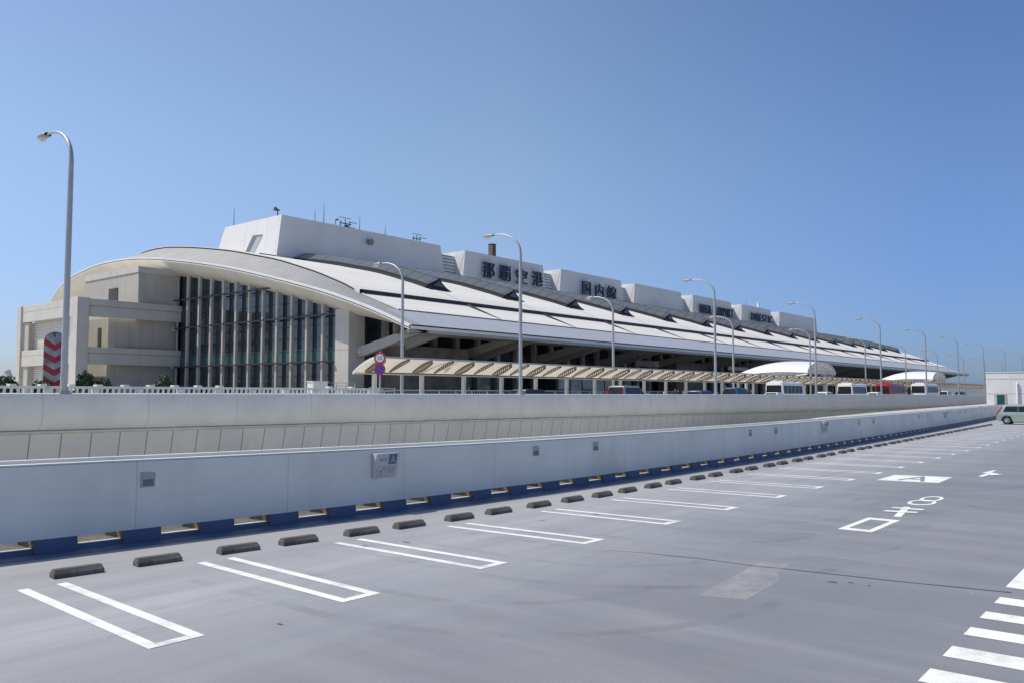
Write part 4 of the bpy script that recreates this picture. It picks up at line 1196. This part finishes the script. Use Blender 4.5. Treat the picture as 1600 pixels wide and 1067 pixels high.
for i in range(nrib + 1):
    x = CX0 + 0.75 + PCH * i
    if x > CX1 - 0.2: break
    rib(x, 0.46, True).build("main_rib", M['canopy_frame'], cn)
    if i < nrib: rib(x + PCH / 2, 0.24, True).build("small_rib", M['canopy_frame'], cn)
    b = MB(); b.box(x - 0.12, x + 0.12, 41.0, 41.24, 1.18, 3.62); b.build("post", M['post'], cn)

# white vault roofs bridging to the terminal
def vault(xc, label):
    o = thing("vault_canopy", label, "canopy", (xc, 50, 0.95), "white vault canopies over the kerbside road")
    b = MB(); rows = []
    hw_ = 6.3
    for j in range(13):
        s = j / 12
        y = 46 + 11.5 * s
        zb = 5.55 + 0.25 * sin(pi * s) - 0.35 * s * s
        rise = 1.72 + 0.12 * sin(pi * s) - 0.9 * s ** 5
        wv = hw_
        rows.append([(xc + wv * cos(pi * (1 - k / 16)), y, zb + rise * sin(pi * k / 16)) for k in range(17)])
    b.grid(rows); b.build("vault_skin", M['vault'], o, smooth=True)
    b = MB()
    for side in (0, 16):
        pth = [Vector(r[side]) for r in rows]
        low = [p + Vector((0, 0, -0.9 * sin(pi * (0.08 + 0.9 * i / 12)))) for i, p in enumerate(pth)]
        b.tube(pth, 0.13, 6); b.tube(low, 0.10, 6)
        for i in range(12): b.bar(pth[i], low[i + 1], 0.09); b.bar(low[i + 1], pth[i + 1], 0.07)
    b.build("side_truss", M['white_steel'], o)
    b = MB()
    e0 = [Vector(p) for p in rows[0]]
    e1 = [Vector((xc + (p.x - xc) * 0.74, p.y + 0.4, 5.45 + (p.z - 5.45) * 0.62)) for p in e0]
    b.tube(e0, 0.14, 6); b.tube(e1, 0.10, 6)
    for i in range(16): b.bar(e0[i], e1[i + (i % 2)], 0.09)
    b.bar(e0[0], e0[16], 0.12)
    b.build("end_arch", M['white_steel'], o)
    for dx in (-4.6, 4.6):
        b = MB(); b.tube([(xc + dx, 47.2, 0.95), (xc + dx, 47.2, 5.5)], 0.25, 10); b.build("support_post", M['post'], o, smooth=True)
        b = MB(); b.tube([(xc + dx, 56.6, 0.95), (xc + dx, 56.6, 5.0)], 0.25, 10); b.build("support_post", M['post'], o, smooth=True)
vault(133.4, "nearer white vaulted membrane canopy behind the first white bus")
vault(211.2, "farther white vaulted membrane canopy near the terminal's right roof tip")

# traffic sign pole
tsn = thing("traffic_sign", "pole with a white red-ringed disc above a blue no-parking disc beside the canopy's left end", "traffic sign", (32.45, 36.5, 1.08))
b = MB(); b.tube([(32.45, 36.55, 1.08), (32.45, 36.55, 4.75)], 0.045, 8); b.build("sign_pole", M['steel'], tsn)
sn = Vector((-0.82, -0.57, 0)).normalized(); sr = Vector((0, 0, 1)).cross(sn) * -1
sr = Vector((-sn.y, sn.x, 0))
def disc(mb, c, r, lift, m=0, n=24, r0=0.0):
    c = Vector(c) + sn * lift
    o_ = [c + (sr * cos(2 * pi * k / n) + Vector((0, 0, 1)) * sin(2 * pi * k / n)) * r for k in range(n)]
    if r0 > 0:
        i_ = [c + (sr * cos(2 * pi * k / n) + Vector((0, 0, 1)) * sin(2 * pi * k / n)) * r0 for k in range(n)]
        mb.grid([o_, i_], m, closed=True)
    else: mb.face(o_, m)
for nm, zc, fill, slash in (("speed_disc", 4.37, 'sign_white', False), ("parking_disc", 3.72, 'sign_blue', True)):
    c = (32.45, 36.55, zc)
    b = MB()
    n = 24
    ring = lambda l: [Vector(c) + sn * l + (sr * cos(2 * pi * k / n) + Vector((0, 0, 1)) * sin(2 * pi * k / n)) * 0.34 for k in range(n)]
    b.grid([ring(0.05), ring(0.07)], closed=True); b.face(ring(0.05)); b.face(ring(0.07))
    o = b.build(nm, M[fill], tsn)
    b = MB(); disc(b, c, 0.335, 0.074, r0=0.24)
    if slash:
        d = (sr * 0.7 + Vector((0, 0, -0.7))); pp = (sr * 0.7 + Vector((0, 0, 0.7)))
        cc = Vector(c) + sn * 0.076
        b.face([cc - d * 0.25 - pp * 0.03, cc + d * 0.25 - pp * 0.03, cc + d * 0.25 + pp * 0.03, cc - d * 0.25 + pp * 0.03])
    b.build("red_ring", M['sign_red'], o)
    if not slash:
        b = MB(); add_text(b, "30", Vector(c) + sn * 0.076 - sr * 0.14 - Vector((0, 0, 0.12)), sr, (0, 0, 1), 0.28, 0.24, 0.002); b.build("numerals", M['sign_blue'], o)

# ------------------------------------------------------------------ vehicles
def wheel_part(root, x, y, r=0.32, w=0.2, spokes=False):
    b = MB(); n = 20
    rows = []
    for dy, rr in ((-w / 2, r * 0.62), (-w / 2, r * 0.94), (-w / 2 + 0.03, r), (w / 2 - 0.03, r), (w / 2, r * 0.94), (w / 2, r * 0.62)):
        rows.append([(x + rr * cos(2 * pi * k / n), y + dy, r + rr * sin(2 * pi * k / n)) for k in range(n)])
    b.grid(rows, closed=True)
    wh = b.build("wheel", M['tyre'], root, smooth=True)
    b = MB()
    for s in (-1, 1):
        yy = y + s * (w / 2 - 0.015)
        b.grid([[(x + q * r * cos(2 * pi * k / n), yy, r + q * r * sin(2 * pi * k / n)) for k in range(n)] for q in (0.64, 0.54)], closed=True)
        for k in range(5):
            a = 2 * pi * k / 5 + 0.3
            c, s_ = cos(a), sin(a)
            b.face([(x + c * 0.1 * r - s_ * .13 * r, yy, r + s_ * .1 * r + c * .13 * r), (x + c * .1 * r + s_ * .13 * r, yy, r + s_ * .1 * r - c * .13 * r), (x + c * .58 * r + s_ * .1 * r, yy, r + s_ * .58 * r - c * .1 * r), (x + c * .58 * r - s_ * .1 * r, yy, r + s_ * .58 * r + c * .1 * r)])
        b.face([(x + .16 * r * cos(2 * pi * k / 10), yy + s * .004, r + .16 * r * sin(2 * pi * k / 10)) for k in range(10)])
    b.build("rim", M['rim'], wh)
def make_car(name, label, cat, L, Wd, H, style, paint, loc, rz=0, group=None, tall_lamp=False, lw=0.12):
    """front towards +x, origin on the ground at the middle"""
    r = thing(name, label, cat, (0, 0, 0), group)
    h2 = L / 2; belt = H * (0.60 if style != 'sedan' else 0.62); wr = 0.31 if H < 1.7 else 0.34
    wx0, wx1 = -h2 + L * 0.175, h2 - L * 0.19
    hwid = Wd / 2
    def arch(xc):
        return [(xc + (wr + 0.06) * cos(a), wr + (wr + 0.06) * sin(a)) for a in [pi * k / 8 for k in range(9)]]
    lo = [(-h2 + 0.06, 0.28)] + [(-h2 + 0.02, 0.5), (-h2, 0.72), (-h2 + 0.05, belt - 0.05), (-h2 + 0.12, belt)]
    if style == 'sedan': hood = [(h2 - L * 0.27, belt - 0.02), (h2 - 0.25, belt - 0.14), (h2 - 0.05, belt - 0.28)]
    elif style == 'suv': hood = [(h2 - L * 0.24, belt), (h2 - 0.2, belt - 0.10), (h2 - 0.03, belt - 0.25)]
    else: hood = [(h2 - L * 0.19, belt), (h2 - 0.25, belt - 0.15), (h2 - 0.06, belt - 0.32)]
    poly = lo + hood + [(h2, 0.5), (h2 - 0.05, 0.25)] + [(wx1 + wr + 0.06, 0.22)] + arch(wx1)[0:] + [(wx1 - wr - 0.06, 0.2), (wx0 + wr + 0.06, 0.2)] + arch(wx0) + [(wx0 - wr - 0.06, 0.24)]
    b = MB(); b.prism([(x, -hwid, z) for x, z in poly], (0, Wd, 0))
    body = b.build("body", paint, r, bevel=0.035, smooth=True)
    if style == 'sedan': gh = [(-h2 + 0.55, belt), (-h2 + 1.15, H - 0.02), (-0.1, H), (h2 - L * 0.44, H - 0.08), (h2 - L * 0.27, belt)]
    elif style == 'suv': gh = [(-h2 + 0.14, belt), (-h2 + 0.38, H - 0.06), (-h2 + 0.8, H), (h2 - L * 0.47, H - 0.02), (h2 - L * 0.42, H - 0.08), (h2 - L * 0.24, belt)]
    else: gh = [(-h2 + 0.11, belt), (-h2 + 0.46, H - 0.12), (-h2 + 0.92, H - 0.02), (0.0, H), (h2 - L * 0.38, H - 0.09), (h2 - L * 0.17, belt)]
    tp = 0.17
    def side(x, z, s, lift=0.0):
        t = (z - belt) / (H - belt)
        return (x, s * (hwid - 0.03 - tp * t + lift), z)
    b = MB()
    A = [side(x, z - (0.004 if z == belt else 0), -1) for x, z in gh]; B = [side(x, z - (0.004 if z == belt else 0), 1) for x, z in gh]
    n = len(b.v); k = len(gh); b.v += A + B
    b.f.append(tuple(range(n + k - 1, n - 1, -1))); b.m.append(0)
    b.f.append(tuple(range(n + k, n + 2 * k))); b.m.append(0)
    for i in range(k):
        j = (i + 1) % k; b.f.append((n + i, n + j, n + k + j, n + k + i)); b.m.append(0)
    b.build("cabin", paint, r, bevel=0.03, smooth=True)
    # side glass
    cxm = sum(x for x, z in gh) / k
    for s in (-1, 1):
        zt = H - 0.17; zb_ = belt + 0.03
        def xa_(z, first):
            seq = gh if first else gh[::-1]
            for (x0, z0), (x1, z1) in zip(seq, seq[1:]):
                if z0 <= z <= z1: return x0 + (x1 - x0) * (z - z0) / (z1 - z0 + 1e-9)
            return seq[0][0]
        cuts = [-0.14 * L, 0.08 * L] if style != 'sedan' else [-0.05 * L]
        rear = [xa_(zb_, True) + (0.30 if style != 'sedan' else 0.16), xa_(zt, True) + (0.22 if style != 'sedan' else 0.14)]
        front = [xa_(zb_, False) - 0.14, xa_(zt, False) - 0.12]
        edges = [rear] + [[c, c] for c in cuts] + [front]
        for e0, e1 in zip(edges, edges[1:]):
            b = MB(); g_ = 0.012
            b.face([side(e0[0] + g_, zb_, s, .006), side(e1[0] - g_, zb_, s, .006), side(e1[1] - g_, zt, s, .006), side(e0[1] + g_, zt, s, .006)])
            b.build("side_window", M['car_glass'], r)
    def endglass(nm, a, c):
        b = MB()
        (x0, z0), (x1, z1) = a, c
        d = Vector((z1 - z0, 0, -(x1 - x0))).normalized() * 0.006
        if nm == "rear_window": d = -d
        def q(t, s, ins):
            x = x0 + (x1 - x0) * t; z = z0 + (z1 - z0) * t
            p_ = side(x, z, s); return Vector((p_[0], p_[1] - s * ins, p_[2])) + d
        b.face([q(0.1, -1, .09), q(0.1, 1, .09), q(0.9, 1, .09), q(0.9, -1, .09)]); b.build(nm, M['car_glass'], r)
    endglass("windscreen", gh[-1], gh[-2]) if style != 'suv' else endglass("windscreen", gh[-1], gh[-2])
    endglass("rear_window", gh[0], gh[1])
    for s in (-1, 1):
        b = MB()
        if style == 'sedan': b.box(-h2 - 0.008, -h2 + 0.12, s * hwid - s * 0.36 if s > 0 else -hwid + 0.03, s * hwid - 0.03 if s > 0 else -hwid + 0.36, belt - 0.28, belt - 0.13)
        else:
            segs_ = (((-h2 - 0.004, belt - 0.22), (-h2 + 0.09, belt)), ((-h2 + 0.09, belt), (gh[0][0] + (gh[1][0] - gh[0][0]) * 0.8 - 0.03, belt + (gh[1][1] - belt) * 0.8)))
            for (x0, z0), (x1, z1) in (segs_ if tall_lamp else segs_[:1]):
                t0 = max(0, (z0 - belt) / (H - belt)); t1 = max(0, (z1 - belt) / (H - belt))
                ya, yb = hwid + 0.004 - tp * t0 * 1.0 - 0.03 * (t0 > 0), hwid + 0.004 - tp * t1 - 0.03 * (t1 > 0)
                b.hexa([(x0 - .02, s * (ya - lw), z0), (x0 + .10, s * (ya - lw), z0), (x0 + .10, s * ya, z0), (x0 - .02, s * ya, z0), (x1 - .02, s * (yb - lw), z1), (x1 + .06, s * (yb - lw), z1), (x1 + .06, s * yb, z1), (x1 - .02, s * yb, z1)])
        b.build("tail_lamp", M['red_lamp'], r)
        b = MB(); b.box(h2 - 0.28, h2 - 0.012, s * hwid - 0.34 if s > 0 else -hwid + 0.02, s * hwid - 0.02 if s > 0 else -hwid + 0.34, belt - 0.42, belt - 0.27); b.build("headlight", M['lens'], r)
        b = MB(); b.box(h2 - L * 0.27, h2 - L * 0.27 + 0.12, s * hwid + (0.0 if s > 0 else -0.19), s * hwid + (0.19 if s > 0 else 0.0), belt + 0.02, belt + 0.16); b.build("wing_mirror", paint, r, bevel=0.02)
        for i, x in enumerate((-0.16 * L, 0.06 * L)):
            b = MB(); b.box(x - 0.02, x + 0.14, s * hwid - 0.01, s * hwid + 0.022, belt - 0.14, belt - 0.10); b.build("door_handle", paint, r)
    b = MB(); b.box(-h2 - 0.012, -h2 + 0.05, -0.26, 0.26, belt - 0.33, belt - 0.17); b.build("number_plate", M['sign_white'], r)
    b = MB(); b.box(-h2 - 0.015, -h2 + 0.1, -hwid + 0.08, hwid - 0.08, 0.30, 0.50); b.build("bumper", paint, r, bevel=0.02)
    b = MB(); b.box(wx0, wx1, -hwid + 0.12, hwid - 0.12, 0.16, 0.36); b.build("underbody", M['tyre'], r)
    for x in (wx0, wx1):
        for s in (-1, 1): wheel_part(r, x, s * (hwid - 0.11), wr)
    r.location = loc; r.rotation_euler = (0, 0, rz)
    return r
def make_bus(name, label, L, Wd, H, paint, loc, rz, roofpaint=None, textm=None, high=False):
    r = thing(name, label, "bus", (0, 0, 0), "buses at the kerb")
    h2 = L / 2; hw_ = Wd / 2; belt = H * 0.48; zt = H * 0.86
    sec = [(-hw_, 0.35), (-hw_, belt), (-hw_ + 0.06, zt), (-hw_ + 0.16, H - 0.10), (-hw_ + 0.36, H), (hw_ - 0.36, H), (hw_ - 0.16, H - 0.10), (hw_ - 0.06, zt), (hw_, belt), (hw_, 0.35)]
    b = MB(); b.prism([(-h2, y, z) for y, z in sec], (L, 0, 0)); 
    for i, v in enumerate(b.v):
        x, y, z = v
        t = max(0, (z - belt) / (H - belt))
        b.v[i] = (x - (0.28 * t if x > 0 else -0.10 * t), y, z)
    b.build("body", paint, r, bevel=0.07, smooth=True)
    n = max(3, int(L / 1.25))
    for s in (-1, 1):
        for i in range(n):
            x0 = -h2 + 0.45 + (L - 1.0) * i / n; x1 = -h2 + 0.45 + (L - 1.0) * (i + 1) / n - 0.07
            b = MB(); b.face([(x0, s * (hw_ + 0.008), belt + 0.04), (x1, s * (hw_ + 0.008), belt + 0.04), (x1, s * (hw_ - 0.05), zt - 0.04), (x0, s * (hw_ - 0.05), zt - 0.04)])
            b.build("side_window", M['bus_glass'], r)
    # ends
    for nm, s, xl, xt in (("rear_window", -1, -h2 - 0.012, -h2 + 0.10), ("windscreen", 1, h2 + 0.012, h2 - 0.2)):
        z0 = belt - (0.0 if s < 0 else 0.12)
        t0 = max(0, (z0 - belt) / (H - belt)); t1 = (zt - belt) / (H - belt)
        xa = s * h2 + s * 0.014 - (0.28 if s > 0 else -0.10) * t0; xb = s * h2 + s * 0.014 - (0.28 if s > 0 else -0.10) * t1
        b = MB()
        b.face([(xa, -hw_ + 0.14, z0), (xa, hw_ - 0.14, z0), (xb, hw_ - 0.18, zt), (xb, -hw_ + 0.18, zt)])
        b.build(nm, M['car_glass'], r)
    for s in (-1, 1):
        b = MB(); b.box(-h2 - 0.015, -h2 + 0.03, s * (hw_ - 0.17) - 0.09, s * (hw_ - 0.17) + 0.09, 0.75, 1.05); b.build("tail_lamp", M['red_lamp'], r)
        b = MB(); b.box(h2 - 0.03, h2 + 0.015, s * (hw_ - 0.3) - 0.16, s * (hw_ - 0.3) + 0.16, 0.65, 0.85); b.build("headlight", M['lens'], r)
        b = MB(); b.bar((h2 - 0.15, s * hw_, belt + 0.5), (h2 + 0.1, s * (hw_ + 0.22), belt + 0.55), 0.04); b.box(h2 + 0.04, h2 + 0.14, s * (hw_ + 0.22) - 0.09, s * (hw_ + 0.22) + 0.09, belt + 0.2, belt + 0.6); b.build("wing_mirror", M['dark_metal'], r)
    b = MB(); b.box(-h2 - 0.02, -h2 + 0.03, -0.4, 0.4, 0.5, 0.66); b.build("number_plate", M['sign_white'], r)
    b = MB(); b.box(-h2 + 0.9, -h2 + 2.2, -0.7, 0.7, H + 0.003, H + 0.16); b.build("roof_unit", paint, r, bevel=0.05)
    if textm:
        b = MB(); b.box(-h2 + 0.6, h2 - 1.0, -hw_ - 0.006, -hw_ + 0.02, belt - 0.28, belt - 0.18); b.build("side_stripe", textm, r)
    for x in (-h2 + L * 0.22, h2 - L * 0.16):
        for s in (-1, 1): wheel_part(r, x, s * (hw_ - 0.13), 0.40, 0.24)
    r.location = loc; r.rotation_euler = (0, 0, rz); return r
ZR = 1.03
# the green car is backed into a bay: its rear faces the parapet (+Y)
make_car("parked_car", "pale green hatchback backed into a bay at the right end of the parapet", "car", 4.0, 1.70, 1.54, 'hatch', M['green_paint'], (73.75, 10.0, 0.002), -pi / 2, tall_lamp=True, lw=0.09)
make_car("estate_car", "silver estate car with roof bars seen above the viaduct barrier", "car", 4.9, 1.8, 1.98, 'suv', M['silver_paint'], (61.3, 37.4, ZR), 0, "cars on the viaduct road", True, 0.06)
make_car("parked_car", "dark low car just right of the lamp below the 空港 letters", "car", 4.4, 1.75, 1.62, 'suv', M['dark_paint'], (48.3, 37.6, ZR), 0, "cars on the viaduct road")
make_car("parked_car", "dark blue car beside the lamp below NAHA AIRPORT, among the canopy posts", "car", 4.3, 1.75, 1.62, 'suv', M['blue_paint'], (75.2, 37.6, ZR), 0, "cars on the viaduct road")
make_car("minivan", "dark blue minivan between the two lamps left of the white saloon", "car", 4.6, 1.75, 1.95, 'suv', M['blue_paint'], (84.3, 38.0, ZR), 0, "cars on the viaduct road")
make_car("saloon_car", "white saloon car just left of the first white bus", "car", 4.5, 1.7, 1.46, 'sedan', M['white_paint'], (90.3, 36.3, ZR), 0, "cars on the viaduct road")
make_car("parked_car", "white car between the first white bus and the next lamp", "car", 4.2, 1.7, 1.56, 'hatch', M['white_paint'], (109.0, 37.2, ZR), 0, "cars on the viaduct road")
make_car("parked_car", "white car between the second white bus and the red bus", "car", 4.2, 1.7, 1.60, 'hatch', M['white_paint'], (131.6, 37.4, ZR - .02), 0, "cars on the viaduct road")
make_car("parked_car", "white van-like car right of the last white bus", "car", 4.6, 1.75, 1.9, 'suv', M['white_paint'], (176.5, 37.4, ZR - .05), 0, "cars on the viaduct road")
make_car("parked_car", "dark car at the far right end of the row of vehicles", "car", 4.6, 1.75, 1.8, 'suv', M['dark_paint'], (190.0, 37.4, ZR - .06), 0, "cars on the viaduct road")
make_bus("microbus", "first and nearest white microbus with a red side stripe, before the nearer vault", 6.9, 2.1, 2.66, M['white_paint'], (97.0, 37.8, ZR), 0, textm=M['sign_red'])
make_bus("microbus", "second white microbus, between two lamps right of the nearer vault", 6.9, 2.1, 2.70, M['white_paint'], (121.9, 37.8, ZR), 0)
make_bus("red_bus", "red bus at the kerb between two white buses", 8.5, 2.3, 2.95, M['red_paint'], (140.8, 37.8, ZR - 0.02), 0)
make_bus("coach", "white coach with wide dark rear window, rightmost of the buses", 9.5, 2.45, 3.15, M['white_paint'], (162.5, 37.8, ZR - 0.04), 0, textm=M['sign_blue'])

# ------------------------------------------------------------------ people on the pavement
def make_person(label, loc, rz, shirt, trousers, pose=0, h=1.68):
    k = h / 1.70
    J = {'pel': (0, 0, .93), 'sp': (0, 0, 1.12), 'ch': (0, 0.01, 1.32), 'nk': (0, 0.0, 1.46), 'hd': (0, .02, 1.55), 'tp': (0, .02, 1.66)}
    fw = [0.28, 0.0, 0.12][pose]
    V, E_, Rr = [], [], []
    def add(p, r, par=None):
        V.append(Vector(p) * k); Rr.append(r * k)
        if par is not None: E_.append((par, len(V) - 1))
        return len(V) - 1
    pel = add(J['pel'], .135); sp = add(J['sp'], .125, pel); chs = add(J['ch'], .15, sp); nk = add(J['nk'], .055, chs); hd = add(J['hd'], .085, nk); add(J['tp'], .078, hd)
    for s in (-1, 1):
        sh = add((s * .17, 0, 1.39), .062, chs)
        bend = (pose == 0 and s == 1) or pose == 2
        el = add((s * .23, .03 if not bend else .05, 1.12), .045, sh)
        wr = add((s * .23, .06, .88) if not bend else (s * .12, .30, 1.12), .034, el)
        hn = add((s * .23, .09, .80) if not bend else (s * .09, .38, 1.15), .036, wr)
        hp = add((s * .09, 0, .86), .10, pel)
        kn = add((s * .10, (.10 if s > 0 else -.04) * (1 if pose != 1 else .2), .48), .065, hp)
        an = add((s * .10, (.10 if s > 0 else -.2) * (1 if pose != 1 else .1), .09), .045, kn)
        add((s * .11, (.26 if s > 0 else -.04) * (1 if pose != 1 else .6), .04), .038, an)
    me = bpy.data.meshes.new("person"); me.from_pydata(V, E_, [])
    tmp = bpy.data.objects.new("tmp", me); COL.objects.link(tmp)
    md = tmp.modifiers.new("skin", 'SKIN')
    for i, r in enumerate(Rr): me.skin_vertices[0].data[i].radius = (r, r * .8 if i in (1, 2) else r)
    me.skin_vertices[0].data[0].use_root = True
    sd = tmp.modifiers.new("sub", 'SUBSURF'); sd.levels = 1; sd.render_levels = 1
    dg = bpy.context.evaluated_depsgraph_get()
    nm = bpy.data.meshes.new_from_object(tmp.evaluated_get(dg))
    bpy.data.objects.remove(tmp)
    nm.materials.clear()
    for m_ in (M['skin'], shirt, trousers, M['tyre']): nm.materials.append(m_)
    for p_ in nm.polygons:
        c = p_.center / k; p_.use_smooth = True
        if c.z > 1.45: p_.material_index = 0
        elif c.z < 0.09: p_.material_index = 3
        elif c.z < 0.95 and abs(c.x) < .2: p_.material_index = 2
        elif (abs(c.x) > .2 and c.z < 1.0) or c.y > .24: p_.material_index = 0
        else: p_.material_index = 1
    r = bpy.data.objects.new("person", nm); COL.objects.link(r)
    tag(r, label, "person", "people waiting under the canopy")
    b = MB(); rows = []
    for i in range(6):
        a = -0.25 + i / 5 * (pi / 2 + .25)
        rows.append([((.098 * cos(a) * cos(t)) * k, (.005 + .105 * cos(a) * sin(t) - .012) * k, (1.615 + .105 * sin(a)) * k) for t in [2 * pi * q / 12 for q in range(12)]])
    b.grid(rows, closed=True); b.build("hair", M['hair'], r, smooth=True)
    b = MB()
    for s in (-1, 1): b.box((s * .035 - .012) * k, (s * .035 + .012) * k, .098 * k, .106 * k, 1.585 * k, 1.60 * k)
    b.build("eyes", M['hair'], r)
    b = MB(); b.prism([(-.013 * k, .10 * k, 1.55 * k), (.013 * k, .10 * k, 1.55 * k), (0, .10 * k, 1.59 * k)], (0, .022 * k, 0)); b.build("nose", M['skin'], r)
    r.location = loc; r.rotation_euler = (0, 0, rz); return r
zp = 1.19
PPL = [(69.2, 41.9, 2.2, 'cloth_white', 'cloth_grey', 2, 1.70, "person in a pale shirt holding something up, right of the silver estate car"),
       (76.7, 42.6, 3.0, 'cloth_white', 'cloth_black', 1, 1.58, "shorter person in white between two canopy posts"),
       (77.9, 42.0, 1.0, 'cloth_black', 'cloth_black', 0, 1.72, "taller person dressed in black beside the person in white"),
       (80.0, 42.8, 2.0, 'cloth_black', 'cloth_grey', 1, 1.62, "left one of two dark-clothed people against the brown stone box"),
       (81.2, 42.8, 4.0, 'cloth_grey', 'cloth_black', 1, 1.62, "right one of two dark-clothed people against the brown stone box"),
       (95.8, 41.9, 2.6, 'cloth_blue', 'cloth_black', 2, 1.70, "person in dark blue left of the first white bus"),
       (97.4, 42.2, 4.2, 'cloth_black', 'cloth_grey', 0, 1.68, "person in black close behind the white saloon car"),
       (118.5, 41.6, 2.0, 'cloth_blue', 'cloth_blue', 1, 1.72, "person in blue standing right of the first white bus"),
       (127.0, 41.6, 0.5, 'cloth_white', 'cloth_black', 0, 1.68, "person in white between the lamp and the second white bus")]
for x, y, rz, sh, tr, po, h, lab in PPL: make_person(lab, (x, y, zp), rz, M[sh], M[tr], po, h)
# small bus-stop plate
bs = thing("stop_sign_plate", "small blue notice plate on a thin post near the dark blue minivan", "sign", (88.5, 41.6, 1.18))
b = MB(); b.tube([(88.5, 41.6, 1.18), (88.5, 41.6, 3.4)], 0.04, 6); b.build("sign_pole", M['steel'], bs)
b = MB(); b.box(87.9, 89.1, 41.5, 41.55, 2.95, 3.35); b.build("plate", M['sign_navy'], bs)
